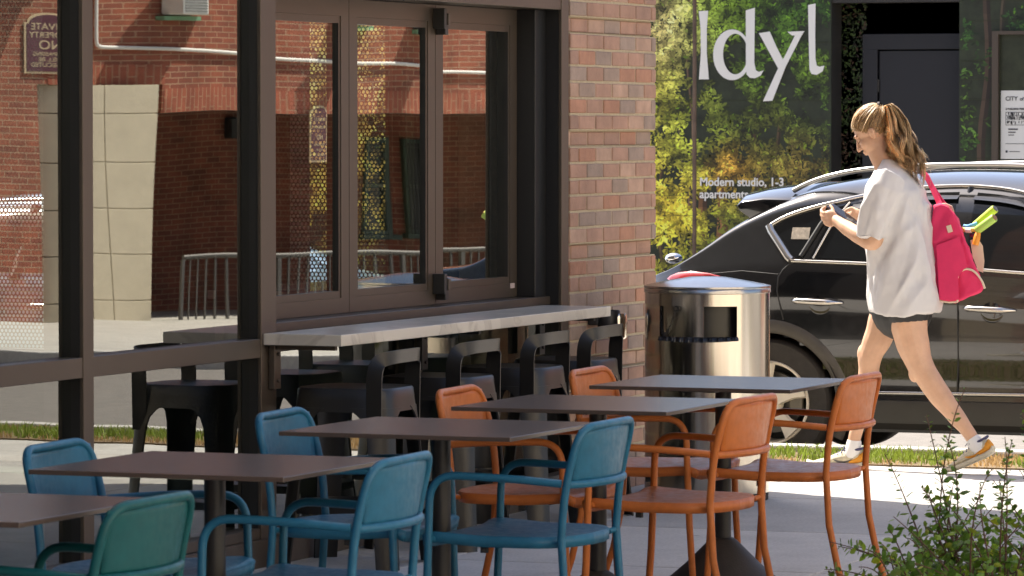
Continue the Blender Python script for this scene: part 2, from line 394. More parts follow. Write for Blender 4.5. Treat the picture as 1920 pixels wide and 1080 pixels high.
# brick pillar, brick by brick, every seventh course set back
BH, BL, JT = .0717, .212, .011
PAL = [(.335, .200, .142), (.36, .215, .155), (.31, .190, .140), (.37, .190, .122), (.285, .212, .170), (.295, .215, .168), (.39, .255, .185)]
rnd = random.Random(11); m = MB(); mm = MB()
for k in range(56):
    z = .053 + (k - 1) * BH; rec = (k - 1) % 7 == 0; y0 = V0 + (.020 if rec else 0)
    x = 18.62 - (.15 if rec else (.10 if k % 2 else 0.0)) ; xe = 19.735 - (.012 if rec else 0); xs = 18.60 if rec else 18.62
    while x < xe - .02:
        a, b = max(x, xs), min(x + BL - JT, xe); x += BL
        if b - a < .02: continue
        wq = [4, 4, 3, 2, 3, 2, 2]; c = rnd.choices(PAL, wq)[0]; s_ = rnd.uniform(.92, 1.08); j = rnd.uniform(-.0015, .0015)
        m.box(a + rnd.uniform(-.001, .001), b + rnd.uniform(-.001, .001), y0 + j, y0 + .11, z + JT / 2 + rnd.uniform(-.001, .001), z + BH - JT / 2 + rnd.uniform(-.001, .001), tuple(q * s_ for q in c))
        if b >= xe - .001: pass
    mm.box(xs + .003, xe - .003, y0 + .005 + (.0 if not rec else .0), 7.6, max(z, -.02), z + BH)
p = put(m, 'brick_pillar', M['brick'], B, colour=True, bevel=.0035, bseg=1)
put(mm, 'mortar', M['mortar'], p)
# glazing bars
def mullion(u0, u1, z0, z1, deep=7.2):
    m = MB(); m.box(u0 + .002, u1 - .002, V0 + .012, deep, z0, z1); o = put(m, 'mullion', M['black'], B)
    m = MB(); m.box(u0, u1, V0 - .004, V0 + .011, z0, z1); put(m, 'cover_cap', M['bronze'], o, bevel=.0015, bseg=1); return o
for u in (8.4, 11.2, 13.89): mullion(u, u + .078, .1, 4.06)
mullion(15.35, 15.485, .1, 4.06)
mullion(16.86, 16.915, .146, .80)
mullion(18.50, 18.585, .0, 4.06, 7.3)
def rail(u0, u1, z0, z1, y0=V0 - .001, y1=7.12, m_='bronze', bev=.002):
    m = MB(); m.box(u0, u1, y0, y1, z0, z1); return put(m, 'rail', M[m_], B, bevel=bev, bseg=1)
BAYS = [(8.478, 11.2), (11.278, 13.89), (13.968, 15.35)]
def pane(u0, u1, z0, z1, v=VG, seed=0, amp=.00020, parent=B, turn=0.0):
    """glass that is not quite flat, as float glass never is"""
    m = MB(); rnd = random.Random(seed)
    W_ = [(rnd.uniform(2.0, 9), rnd.uniform(-3, 3), rnd.uniform(0, 6.28), rnd.uniform(.25, 1)) for _ in range(7)]
    W_ += [(rnd.uniform(-1, 1), rnd.uniform(5, 11), rnd.uniform(0, 6.28), rnd.uniform(.1, .35)) for _ in range(3)]
    hh = lambda x, z: amp * sum(q[3] * math.sin(q[0] * x + q[1] * z + q[2]) * 4 / math.hypot(q[0], q[1]) for q in W_)
    zm_ = (z0 + z1) / 2; sl_ = (hh(u1 - .1, zm_) - hh(u0 + .1, zm_)) / (u1 - u0 - .2)
    def fn(a, b):
        x = u0 + (u1 - u0) * a; z = z0 + (z1 - z0) * b
        return (x, v + (turn - sl_) * (x - (u0 + u1) / 2) + hh(x, z), z)
    m.grid(fn, 36, 36); o = put(m, 'pane', M['glass'], parent, fix=False); o.data.polygons.foreach_set('use_smooth', [True] * len(o.data.polygons)); return o
sd = 1
for a, b in BAYS:
    rail(a, b, .785, .856); rail(a, b, 2.62, 2.70); rail(a, b, 4.0, 4.06)
    for z0, z1 in ((.146, .786), (.855, 2.621), (2.70, 4.0)): pane(a, b, z0, z1, seed=sd); sd += 1
m = MB(); m.box(7, 18.5, V0 - .012, 7.2, 0, .105); m.box(7, 18.5, V0 + .004, 7.2, .105, .146); put(m, 'base_rail', pm('base_metal', (.085, .068, .055), .5, metal=.2, var=.2, vscale=14), B, bevel=.003, bseg=1)
# around the folding window
rail(15.485, 18.5, .80, .868, y1=7.3); rail(15.485, 18.5, .8685, .905, V0 + .05, 7.3)
rail(15.485, 18.5, 2.158, 2.42, y1=7.3); rail(15.485, 18.5, 4.0, 4.06)
pane(15.485, 18.5, 2.42, 4.0, seed=31); pane(15.485, 16.86, .146, .80, seed=32); pane(16.915, 18.5, .146, .80, seed=33)
for a, b in ((18.37, 18.499), (15.486, 15.60)):
    m = MB(); m.box(a, b, 7.12, 7.3, .905, 2.157); put(m, 'jamb', M['black'], B, bevel=.002, bseg=1)
def sash(u0, u1, g0, g1, seed, turn=0.0):
    z0, z1, h0, h1 = .907, 2.155, .996, 2.058; m = MB()
    for a, b, c, d_ in ((u0, g0 - .018, z0, z1), (g1 + .018, u1, z0, z1), (g0 - .018, g1 + .018, z0, h0 - .028), (g0 - .018, g1 + .018, h1 + .028, z1)):
        m.box(a, b, 7.205, 7.262, c, d_)
    for a, b, c, d_ in ((g0 - .0175, g0, h0 - .0275, h1 + .0275), (g1, g1 + .0175, h0 - .0275, h1 + .0275), (g0, g1, h0 - .0275, h0), (g0, g1, h1, h1 + .0275)):
        m.box(a, b, 7.2085, 7.26, c, d_)
    m.m = 1; m.box(g1 - .0015, g1 - .0002, 7.2095, 7.259, h0, h1)
    o = put(m, 'sash', [M['bronze'], M['black']], B)
    m = MB(); rnd = random.Random(seed)
    pane(g0, g1 - .0015, h0, h1, 7.222, seed, parent=o, turn=turn); return o
s1 = sash(15.602, 16.535, 15.70, 16.44, 41); s2 = sash(16.54, 17.435, 16.63, 17.34, 42); s3 = sash(17.44, 18.368, 17.53, 18.27, 47, .0065)
for zc, up in ((2.09, 1), (.985, -1)):
    m = MB(); m.box(17.405, 17.436, 7.15, 7.204, zc - .035, zc + .05); m.box(17.439, 17.475, 7.16, 7.204, zc - .06, zc + .03)
    put(m, 'hinge', M['steel_black'], s2, bevel=.003)
    m = MB(); m.box(17.4375, 17.462, 7.145, 7.159, zc - .02, zc + .028); put(m, 'hinge', M['bronze'], s3, bevel=.002)
m = MB(); m.box(18.285, 18.335, 7.2022, 7.2045, .945, .967); put(m, 'sticker', pm('pale_sticker', (.45, .36, .34), .5), s3)

# things inside the shop, seen dimly through the glass
def perf_mat():
    mt = bpy.data.materials.new('perforated_screen'); t, N, L, b = nodes_of(mt); out = N['Material Output']
    b.inputs['Base Color'].default_value = (.04, .035, .03, 1); b.inputs['Roughness'].default_value = .5
    tc = new(t, 'ShaderNodeTexCoord'); sp = new(t, 'ShaderNodeSeparateXYZ'); L.new(tc.outputs['Object'], sp.inputs[0])
    def mth(op, a, b_=None):
        n = new(t, 'ShaderNodeMath', operation=op)
        for i, q in enumerate((a, b_)):
            if q is None: continue
            if isinstance(q, (int, float)): n.inputs[i].default_value = q
            else: L.new(q, n.inputs[i])
        return n.outputs[0]
    P = .021
    row = mth('DIVIDE', sp.outputs[2], P * .866); rf = mth('FLOOR', row); odd = mth('MODULO', rf, 2.0)
    col = mth('ADD', mth('DIVIDE', sp.outputs[1], P), mth('MULTIPLY', odd, .5))
    fx = mth('SUBTRACT', mth('FRACT', col), .5); fz = mth('MULTIPLY', mth('SUBTRACT', mth('FRACT', row), .5), .866)
    dd = mth('SQRT', mth('ADD', mth('MULTIPLY', fx, fx), mth('MULTIPLY', fz, fz))); hole = mth('LESS_THAN', dd, .40)
    tr = new(t, 'ShaderNodeBsdfTransparent'); mx = new(t, 'ShaderNodeMixShader'); L.new(hole, mx.inputs[0]); L.new(b.outputs[0], mx.inputs[1]); L.new(tr.outputs[0], mx.inputs[2])
    L.new(mx.outputs[0], out.inputs[0]); return mt
PF = perf_mat()
for a, b, lab in ((8.26, 8.84, 'narrow perforated screen hanging behind the folding window, bright street showing through its holes'), (10.0, 11.75, 'wide perforated screen hanging behind the leftmost glass bay')):
    t_ = thing('perforated_screen', (19.40, (a + b) / 2, .02), lab, 'screen', 'perforated screens inside the shop')
    m = MB(); m.box(19.398, 19.402, a, b, .58, 3.2); put(m, 'mesh_sheet', PF, t_); m = MB(); m.box(19.396, 19.404, a, b, .02, .578); put(m, 'lower_panel', M['dark'], t_)
    m = MB(); m.box(19.38, 19.42, a - .02, a, .02, 3.25); m.box(19.38, 19.42, b, b + .02, .02, 3.25); m.box(19.38, 19.42, a, b, 3.2, 3.25); put(m, 'frame', M['black'], t_)
t_ = thing('curtain', (18.3, 7.6, .02), 'dark green pleated curtain drawn to the right end of the folding window', 'curtain')
m = MB(); pth = [(17.95 + .55 * i / 80, 7.55 + .03 * math.sin(i * .9) + .008 * math.sin(i * 2.3)) for i in range(81)]
m.grid(lambda a, b: (*pth[int(round(a * 80))], .03 + 3.7 * b), 80, 6); put(m, 'cloth', pm('curtain_cloth', (.022, .026, .012), .8), t_, smooth=60, solid=.004)
t_ = thing('serving_counter', (17.6, 7.7, .02), 'pale pinkish serving counter top inside the shop behind the folding window', 'counter')
m = MB(); m.box(16.6, 18.4, 7.42, 7.86, .95, .985); put(m, 'counter_top', pm('pink_laminate', (.40, .27, .27), .12), t_, bevel=.004)
m = MB(); m.box(16.7, 18.3, 7.5, 7.8, .02, .95); put(m, 'cabinet', M['dark'], t_)

# ================================================================== BAR COUNTER AND WALL FIXTURE
cz = .875
t_ = thing('bar_counter', (16.8, 6.89, 0), 'long grey marble bar counter fixed under the folding window', 'counter')
m = MB(); m.box(15.37, 18.26, V0 - .322, V0 - .003, cz - .043, cz); put(m, 'counter_top', M['marble'], t_, bevel=.003)
for u in (15.44, 16.88, 18.2):
    m = MB(); m.box(u - .03, u + .03, V0 - .03, V0 - .007, cz - .21, cz - .044); m.box(u - .012, u + .012, V0 - .27, V0 - .03, cz - .062, cz - .044)
    for zz in (cz - .08, cz - .18): m.lathe([(.0, -.008), (.007, -.008), (.007, .0)], 10, (u, V0 - .03, zz), 'y')
    put(m, 'bracket', M['bronze'] if u < 15.6 else M['steel_black'], t_, bevel=.002)
t_ = thing('wall_fixture', (18.95, V0, .77), 'small chrome and black fitting on the brick pillar by the end of the counter', 'wall fitting')
m = MB(); m.box(18.83, 18.97, V0 - .05, V0 - .001, .765, .805); put(m, 'mounting_arm', M['steel_black'], t_, bevel=.006)
m = MB(); m.lathe([(.0, .70), (.034, .70), (.044, .71), (.046, .80), (.040, .815), (.0, .818)], 24, (18.93, V0 - .105, 0)); put(m, 'cup', M['brasschrome'], t_, smooth=50)
m = MB(); m.lathe([(.048, .735), (.051, .74), (.051, .825), (.048, .83)], 24, (18.905, V0 - .075, 0)); m.box(18.88, 18.93, V0 - .06, V0 - .04, .78, .83); put(m, 'holder', M['steel_black'], t_, smooth=50)

# ================================================================== TABLES
TS = .738
def table():
    t_ = thing('cafe_table', (0, 0, 0), 'x', 'table', 'square cafe tables in a row on the terrace')
    m = MB(); m.box(-TS / 2, TS / 2, -TS / 2, TS / 2, .732, .745); m.build('tabletop', M['tabletop'], t_, bevel=.0012, bseg=1)
    m = MB(); m.lathe([(.0, .17), (.029, .17), (.029, .715), (.0, .715)], 28); m.box(-.15, .15, -.02, .02, .715, .7315); m.box(-.02, .02, -.15, .15, .708, .7235); m.build('column', M['steel_black'], t_, smooth=40)
    m = MB(); m.lathe([(.0, .195), (.034, .195), (.05, .185), (.13, .105), (.22, .028), (.245, .012), (.25, 0), (.0, 0)], 48); m.build('base', M['castiron'], t_, smooth=50)
    return t_
TAB = [(9.546, 5.19, 'nearest brown table, cut off at the left, beside the teal chair'),
       (10.976, 5.176, 'second nearest brown table, between two blue chairs at the left'),
       (12.576, 5.178, 'middle table in the row, in front of the bar stools between two blue chairs'),
       (13.856, 5.15, 'fourth table in the row, grey top between two orange chairs'),
       (15.144, 5.156, 'farthest table in the row, sky reflecting on its top before the steel bin')]
proto = table()
for i, (u, v, lab) in enumerate(TAB):
    o = proto if i == 0 else copy_tree(proto); o.location = (u, v, 0); o['label'] = lab

# ================================================================== ARMCHAIRS
def armchair(mat, colour):
    t_ = thing('armchair', (0, 0, 0), 'x', 'chair', 'metal armchairs around the cafe tables')
    rt = .0122; hw, bw = .285, .232                   # half width at the arms, at the back
    for sx in (-1, 1):
        m = MB(); m.tube([(sx * hw * .985, .222, 0), (sx * hw * .99, .205, .25), (sx * hw, .197, .46)], rt, 12); m.build('leg', mat, t_, smooth=60)
        m = MB(); pth = rounded([(sx * hw, .197, .455), (sx * hw, .192, .628), (sx * (hw - .01), -.05, .622), (sx * (bw + .012), -.205, .608)], [.085, .2], 8)
        m.tube(pth, rt * .96, 12); m.build('armrest', mat, t_, smooth=60)
        m = MB(); m.tube([(sx * (bw + .006), -.285, 0), (sx * (bw + .004), -.245, .12), (sx * (bw + .002), -.212, .27), (sx * bw, -.200, .45)], [rt * .98, rt, rt, rt], 12); m.build('leg', mat, t_, smooth=60)
    m = MB(); pth = rounded([(-bw, -.200, .445), (-bw, -.212, .60), (-bw + .008, -.255, .772), (bw - .008, -.255, .772), (bw, -.212, .60), (bw, -.200, .445)], [.2, .075, .075, .2], 9)
    pth = [Vector((p.x, p.y - .022 * max(0, 1 - (p.x / bw) ** 2) * max(0, (p.z - .6) / .17), p.z)) for p in pth]
    m.tube(pth, rt, 12); m.build('back_frame', mat, t_, smooth=60)
    m = MB(); pth = [(x, -.210 - .062 * (1 - (x / bw) ** 2) ** .75, .604) for x in [bw * (i / 10 - 1) for i in range(21)]]; m.tube(pth, rt * .98, 12); m.build('back_rail', mat, t_, smooth=60)
    # backrest sheet
    def bk(a, b):
        x = (a * 2 - 1) * (.205 + .016 * b); q = 1 - (x / .235) ** 2; z = .607 + .158 * b
        return (x, -.208 - .058 * q * (1 - .55 * b) - .040 * b, z)
    m = MB(); m.grid(bk, 18, 10); m.build('backrest', mat, t_, smooth=60, solid=.005)
    # seat sheet: square in front, rounded at the back, rims turned down and front corners drawn up to the posts
    def seat(a, b, dz=0, k=1.0):
        y = .225 - .455 * b; s_ = a * 2 - 1
        wd = .262 - .020 * b
        if b > .62: wd *= math.sqrt(max(0.0, 1 - ((b - .62) / .385) ** 3))
        x = s_ * wd * k; z = .446 - .010 * math.sin(math.pi * b) * (1 - s_ * s_) + .012 * abs(s_) ** 6 * max(0, 1 - b * 2.5) - .012 * max(0, (.10 - b) / .10) ** 2
        return (x, y * (1 if k == 1 else .985), z + dz)
    m = MB(); nu, nv = 20, 24
    m.grid(lambda a, b: seat(a, b), nu, nv)
    rim = [seat(0, j / nv) for j in range(nv + 1)] + [seat(i / nu, 1) for i in range(1, nu)] + [seat(1, j / nv) for j in range(nv, -1, -1)]
    low = [(x * .992, y * .992, z - .030) for x, y, z in rim]
    m.loft([rim, low], False, False)
    front = [seat(i / nu, 0) for i in range(nu + 1)]; m.loft([front, [(x, y - .006, z - .028) for x, y, z in front]], False, False)
    m.build('seat', mat, t_, smooth=50, solid=.006)
    for sx in (-1, 1):
        m = MB(); m.tube([(sx * .255, .19, .432), (sx * .275, .196, .44), (sx * hw, .197, .452)], .009, 8); m.build('seat_bracket', mat, t_, smooth=60); m = MB(); m.tube([(sx * .20, -.188, .432), (sx * .225, -.198, .437)], .009, 8); m.build('seat_bracket', mat, t_, smooth=60)
        m = MB(); m.box(sx * .235 - .008, sx * .235 + .008, .03, .05, .398, .417); m.build('bumper', M['rubber'], t_)
    return t_
chairs = {'blue': None, 'teal': None, 'orange': None}
def place_chair(kind, u, v, rz, lab):
    if chairs[kind] is None: chairs[kind] = armchair(M[kind], kind); o = chairs[kind]
    else: o = copy_tree(chairs[kind])
    o.location = (u, v, 0); o.rotation_euler = (0, 0, R(rz)); o['label'] = lab
place_chair('teal', 9.545, 4.92, 0, 'teal metal armchair at the near left table')
place_chair('blue', 10.97, 4.89, 2.5, 'blue armchair seen from behind at the right of the second nearest brown table')
place_chair('blue', 12.53, 4.885, 0, 'blue armchair seen from behind with its whole seat in view, right of the middle table')
place_chair('orange', 13.82, 4.86, -2, 'orange armchair seen from behind at the right of the fourth table')
place_chair('orange', 15.17, 4.91, 0, 'orange armchair farthest right, its back before the walking woman\'s leg')
place_chair('blue', 11.10, 5.45, 184, 'blue armchair farthest left, facing us behind the second nearest brown table')
place_chair('blue', 12.60, 5.45, 184, 'blue armchair facing us behind the middle table, beside the first bar stool')
place_chair('orange', 13.93, 5.41, 183.5, 'orange armchair facing us behind the fourth table, beside the second bar stool')
place_chair('orange', 15.20, 5.42, 182, 'orange armchair facing us behind the farthest table, close to the brick pillar')

# ================================================================== BAR STOOLS
def stool():
    t_ = thing('bar_stool', (0, 0, 0), 'x', 'stool', 'black bar stools under the counter')
    def se(q, r, n=4.0):
        c, s_ = math.cos(q), math.sin(q); k = (abs(c) ** n + abs(s_) ** n) ** (-1 / n); return (r * k * c, r * k * s_)
    N_ = 64; Q = [2 * math.pi * i / N_ for i in range(N_)]
    m = MB(); prof = [(.0005, .672), (.12, .671), (.175, .673), (.188, .672), (.194, .664), (.197, .63), (.203, .585), (.199, .585), (.19, .64), (.0005, .64)]
    m.loft([[(*se(q, r), z) for q in Q] for r, z in prof], True); m.build('seat', M['stool'], t_, smooth=45)
    for cx, cy in ((-1, -1), (1, -1), (-1, 1), (1, 1)):
        qc = math.atan2(cy, cx); rings = []
        for z, dq, r in ((.60, .56, .2035), (.575, .40, .2055), (.55, .30, .209), (.51, .25, .213), (.3, .20, .230), (.0, .16, .258)):
            a = [qc + dq * (k / 6 - 1) for k in range(13)]
            rings.append([(*se(q, r), z) for q in a] + [(*se(q, r - .006), z) for q in a[::-1]])
        m = MB(); m.loft(rings); m.build('leg', M['stool'], t_, smooth=50)
    m = MB(); m.loft([[(*se(q, r), z) for q in Q] for r, z in ((.232, .205), (.236, .235), (.18, .24), (.18, .232), (.225, .228), (.225, .205))], False, wrap=True); m.build('footrest', M['stool'], t_, smooth=45)
    # the bent band of the back
    ctr = rounded([(-.198, -.150, .50), (-.203, -.152, .775), (-.150, -.208, .792), (.150, -.208, .792), (.203, -.152, .775), (.198, -.150, .50)], [.085, .08, .08, .085], 8)
    rings = []; n = len(ctr)
    for i, p in enumerate(ctr):
        T = (ctr[min(i + 1, n - 1)] - ctr[max(i - 1, 0)]).normalized(); f_ = min(1, abs(T.x) ** .9 * 1.0)
        wv = (Vector((0, 1, 0)) * (1 - f_) + Vector((0, -.15, 1)) * f_).normalized(); wv = (wv - T * wv.dot(T)).normalized(); nn = T.cross(wv)
        hwd = .031 - .006 * f_; rings.append([p + wv * hwd + nn * .003, p - wv * hwd + nn * .003, p - wv * hwd - nn * .003, p + wv * hwd - nn * .003])
    m = MB(); m.loft(rings); m.build('backrest', M['stool'], t_, smooth=40)
    return t_
ps = stool()
for i, (u, v, rz, lab) in enumerate([(15.60, 6.77, 2, 'black bar stool nearest the left end of the marble counter'), (16.41, 6.77, -1, 'black bar stool behind the left orange chair, second from the left end of the counter'),
                          (17.16, 6.76, 0, 'black bar stool third along the counter, between the two orange chairs that face us'), (17.80, 6.76, 1, 'black bar stool in front of the brick pillar at the far end of the counter')]):
    o = ps if i == 0 else copy_tree(ps); o.location = (u, v, 0); o.rotation_euler = (0, 0, R(rz)); o['label'] = lab

# ================================================================== LITTER BIN
BU, BV, BR = 18.93, 6.52, .277
t_ = thing('litter_bin', (BU, BV, 0), 'round stainless steel litter bin with domed lid beside the brick pillar', 'litter bin')
z0, z1 = .715, .862                    # the slot, open towards the terrace
qa, qb = R(150), R(227)
def ring_wall(m, r, za, zb, q0, q1, n):
    m.grid(lambda a, b: (BU + r * math.cos(q0 + (q1 - q0) * a), BV + r * math.sin(q0 + (q1 - q0) * a), za + (zb - za) * b), n, 3)
m = MB(); full = 2 * math.pi
ring_wall(m, BR, .035, z0, 0, full, 96); ring_wall(m, BR, z1, .945, 0, full, 96); ring_wall(m, BR, z0, z1, qb, qa + full, 70)
body = put(m, 'body', M['stainless'], t_, smooth=60, fix=False)
m = MB(); m.lathe([(BR - .012, 0), (BR - .006, .0), (BR - .004, .036), (BR - .03, .036)], 64, (BU, BV, 0)); put(m, 'plinth', M['rubber'], t_, smooth=40)
m = MB(); m.lathe([(BR + .001, .915), (BR + .004, .917), (BR + .004, .932), (BR + .002, .935), (BR + .0045, .938), (BR + .004, .946), (BR - .02, .952), (BR - .10, .967), (.08, .984), (.0, .986)], 96, (BU, BV, 0)); put(m, 'lid', M['stainless_lid'], t_, smooth=40)
m = MB(); ring_wall(m, BR - .05, z0 - .3, z1 + .03, 0, full, 64); put(m, 'inner_drum', pm('dark_drum', (.05, .048, .042), .35, metal=.7), t_, smooth=60)
m = MB(); ring_wall(m, BR - .012, z0 - .02, z1 + .02, qa + R(46), qa - R(4), 20); put(m, 'inner_baffle', M['stainless'], t_, smooth=60)
m = MB()
for i in range(40):
    q = qa + (qb - qa) * i / 39; rr = BR + .002 + .006 * math.sin(i * 1.7); m.tube([(BU + (BR - .06) * math.cos(q), BV + (BR - .06) * math.sin(q), z0 + .004), (BU + rr * math.cos(q), BV + rr * math.sin(q), z0 + .006), (BU + rr * math.cos(q), BV + rr * math.sin(q), z0 - .004 - .006 * math.sin(math.pi * i / 39))], .008, 6)
put(m, 'bin_liner', M['bag_liner'], t_, smooth=60)
m = MB(); q0, q1 = qa - R(2), qa + R(20)
for i in range(26):
    s_ = i / 25; q = R(153) + R(17) * s_ * s_; zz = z1 - .012 - .115 * math.sin(min(1, s_ * 1.0) * math.pi) ** .8 if s_ < 1 else z1 - .01
    p = Vector((BU + (BR + .004) * math.cos(q), BV + (BR + .004) * math.sin(q), zz))
    mt = Matrix.Translation(p) @ Matrix.Rotation(R(90 if i % 2 else 0), 4, 'Z')
    m.tube([mt @ Vector((.006 * math.cos(k), .0, .008 * math.sin(k))) for k in [6.283 * j / 10 for j in range(11)]], .0014, 5)
q = R(170); m.tube([(BU + (BR + .005) * math.cos(q) + .0, BV + (BR + .005) * math.sin(q) + .011 * math.cos(k), z1 - .01 + .011 * math.sin(k)) for k in [6.283 * j / 14 for j in range(15)]], .002, 6)
put(m, 'chain', M['steel_black'], t_, smooth=60)

# ================================================================== BUILDING WITH THE PRINTED LEAF WALL (across the street)
UM = 38.0
A = thing('mural_building', (UM, 14, -.36), 'dark building across the street, its wall covered by a printed picture of leaves and trees', 'building')
dwall = pm('dark_siding', (.030, .027, .024), .7, var=.3, vscale=3)
gb = -.36
vr, vl = pu(1558, 200, UM).y, pu(1797, 200, UM).y           # the recess with the door lies between these
m = MB(); m.box(UM + .02, UM + .3, vr, 21, gb, 4.5); m.box(UM + .02, UM + .3, 6.5, vl, gb, 4.5); m.box(UM + .02, UM + .3, vl, vr, pu(1700, 0, UM).z - .02, 4.5); put(m, 'wall', dwall, A)
m = MB(); m.box(UM + .3, UM + 6, 6.5, 21, gb, 4.5); put(m, 'wall', dwall, A)
m = MB(); m.box(UM - .05, UM + 6.1, 6.4, 21.1, 4.5, 4.65); put(m, 'roof', M['dark'], A)
ink = pm('printed_ink', (1, 1, 1), .55, attr=True)
bgm = pm('printed_backing', (.02, .026, .012), .6, var=.7, vscale=5)
# the print: backing sheet, trunks and thousands of leaf shapes, all flat ink on the wall
m = MB(); m.box(UM + .004, UM + .019, vr + .002, 20.9, gb + .1, 4.4); m.box(UM + .004, UM + .019, 6.6, vl - .002, gb + .1, 4.4); pr = put(m, 'printed_sheet', bgm, A)
rng = np.random.default_rng(8); m = MB()
def quadpx(p, d, col):
    vs = []
    for x, y in p:
        q = pu(x, y, UM); vs.append((UM + .004 - d, q.y, q.z))
    m.add(vs, [tuple(range(len(vs)))], col)
for px, wd, top, c in ((1297, 5, -400, (.10, .06, .035)), (1277, 3, -400, (.06, .05, .03)), (1322, 20, 300, (.12, .055, .02)), (1350, 24, 310, (.13, .06, .022)), (1420, 14, 250, (.05, .028, .014)), (1455, 10, 220, (.04, .025, .012)), (1485, 8, 260, (.05, .03, .013)), (1240, 9, 260, (.05, .03, .012)), (1840, 16, -300, (.035, .022, .014)), (1876, 9, -300, (.04, .03, .018))):
    n = 26; L_ = []; R_ = []
    for i in range(n + 1):
        y = top + (760 - top) * i / n; o = 5 * math.sin(y * .021 + px) + (y - 400) * .035 * math.sin(px); hw = wd * (.35 + .25 * i / n)
        L_.append((px + o - hw, y)); R_.append((px + o + hw, y))
    for i in range(n):
        k = rng.uniform(.6, 1.3); quadpx([L_[i], L_[i + 1], ((L_[i + 1][0] + R_[i + 1][0]) / 2, L_[i + 1][1]), ((L_[i][0] + R_[i][0]) / 2, L_[i][1])], .0005, tuple(q * k * 2.0 for q in c))
        quadpx([((L_[i][0] + R_[i][0]) / 2, L_[i][1]), ((L_[i + 1][0] + R_[i + 1][0]) / 2, L_[i + 1][1]), R_[i + 1], R_[i]], .0005, tuple(q * k * .7 for q in c))
GLOW = [(1236, 30, 55, 1.0, (.98, .78, .34)), (1330, 10, 65, .65, (.30, .50, .03)), (1242, 400, 50, .9, (.80, .54, .03)), (1262, 520, 70, .6, (.55, .50, .03)), (1365, 318, 24, 1.0, (1.0, .50, .07)), (1500, 325, 50, .5, (.36, .20, .04)), (1400, 352, 40, .45, (.40, .22, .03)), (1440, 70, 75, .22, (.16, .36, .02)), (1262, 250, 50, .5, (.16, .40, .03)), (1525, 130, 45, .22, (.3, .40, .03)), (1440, 220, 40, .15, (.4, .36, .04)), (1835, 190, 55, .14, (.30, .40, .05)), (1100, 300, 130, .9, (.75, .6, .06)), (1000, 120, 130, .8, (.75, .62, .12)), (1400, 560, 120, .4, (.25, .3, .03)), (620, 120, 130, 1.0, (.95, .72, .20)), (640, 330, 90, .9, (.75, .45, .08))]
def leafcol(x, y):
    base = np.array([.022, .062, .012]); 
    for gx, gy, r, a, c in GLOW:
        f = a * math.exp(-((x - gx) ** 2 + (y - gy) ** 2) / (2 * r * r)); base = base * (1 - f) + np.array(c) * f
    n = mnoise.noise(Vector((x * .022, y * .022, 2))) + .6 * mnoise.noise(Vector((x * .06, y * .06, 7)))
    base = base * max(.12, 1 + 1.7 * n)
    k = rng.uniform(.25, 1.7); 
    if rng.random() < .07 * (1 + 2 * (n > .1)): base = base * 1.3 + np.array([.09, .19, .0]) * rng.uniform(.2, 1)
    k *= .72 if 1320 < x < 1560 and y < 300 else 1.0
    return tuple(float(q) for q in np.clip(base * k, 0, 1.0))
cnt = 0
while cnt < 46000:
    x = rng.uniform(545, 1985) if rng.random() > .22 else rng.uniform(1225, 1560); y = rng.uniform(-60, 620)
    if 1559 < x < 1797: continue
    dens = .22 + .95 * (mnoise.noise(Vector((x * .018, y * .018, 5))) + .5 * mnoise.noise(Vector((x * .05, y * .05, 9)))) + .6 * max(a * math.exp(-((x - gx) ** 2 + (y - gy) ** 2) / (2 * r * r)) for gx, gy, r, a, c in GLOW)
    if x > 1797: dens -= .22
    if rng.random() > dens: continue
    cnt += 1; l = rng.uniform(2.4, 7.5) * (.7 if rng.random() < .5 else 1); wd = l * rng.uniform(.28, .55); a = rng.uniform(0, 6.28)
    if x - l < 1797 < x + l or x - l < 1558 < x + l: continue
    ca, sa = math.cos(a), math.sin(a)
    pts = [(-l, 0), (-l * .4, wd * .8), (l * .3, wd * .75), (l, 0), (l * .3, -wd * .75), (-l * .4, -wd * .8)]
    quadpx([(x + p * ca - q * sa, y + p * sa + q * ca) for p, q in pts], .0008 + .0022 * (cnt % 97) / 97, leafcol(x, y))
put(m, 'printed_leaves', ink, pr, colour=True, fix=False)
# faint laps of the siding under the print
m = MB()
for k in range(26):
    z = gb + .2 + k * .17 + random.uniform(-.006, .006)
    m.box(UM - .0012, UM + .003, vr + .003, 20.8, z, z + .0025); m.box(UM - .0012, UM + .003, 6.7, vl - .003, z, z + .0025)
put(m, 'siding_lap', pm('lap_line', (.045, .052, .024), .7), pr)
# the recess: side, door frame and flush black door
m = MB(); m.box(UM + .3, UM + .34, vl - .1, vr + .1, gb, 3.4); put(m, 'recess_wall', pm('recess_siding', (.020, .024, .012), .7, var=.7, vscale=6), A)
m = MB(); rng2 = np.random.default_rng(2)
for i in range(900):                    # leaves printed on the back of the recess
    x = rng2.uniform(1562, 1622); y = rng2.uniform(-10, 330) if x < 1620 else rng2.uniform(-10, 55)
    q = pu(x, y, UM + .3); l = rng2.uniform(.008, .026); w_ = l * .4; a = rng2.uniform(0, 6.28); k = rng2.uniform(.2, 1.2); ca, sa = math.cos(a), math.sin(a)
    brown = rng2.random() < (.75 if y > 250 or x > 1640 else .2)
    m.add([(UM + .2985 - .001 * (i % 7) / 7, q.y + p * ca - r * sa, q.z + p * sa + r * ca) for p, r in ((-l, 0), (0, w_), (l, 0), (0, -w_))], [(0, 1, 2, 3)], (.06 * k, .03 * k, .014 * k) if brown else (.035 * k, .065 * k, .010 * k))
put(m, 'printed_leaves', ink, A, colour=True, fix=False)
dpaint = pm('door_paint', (.010, .010, .014), .55, var=.12, vscale=3)
f0, f1 = pu(1620, 200, UM + .3).y, vl
zt = pu(1700, 64, UM + .3).z; zd = pu(1700, 93, UM + .3).z; d0 = pu(1648, 200, UM + .3).y
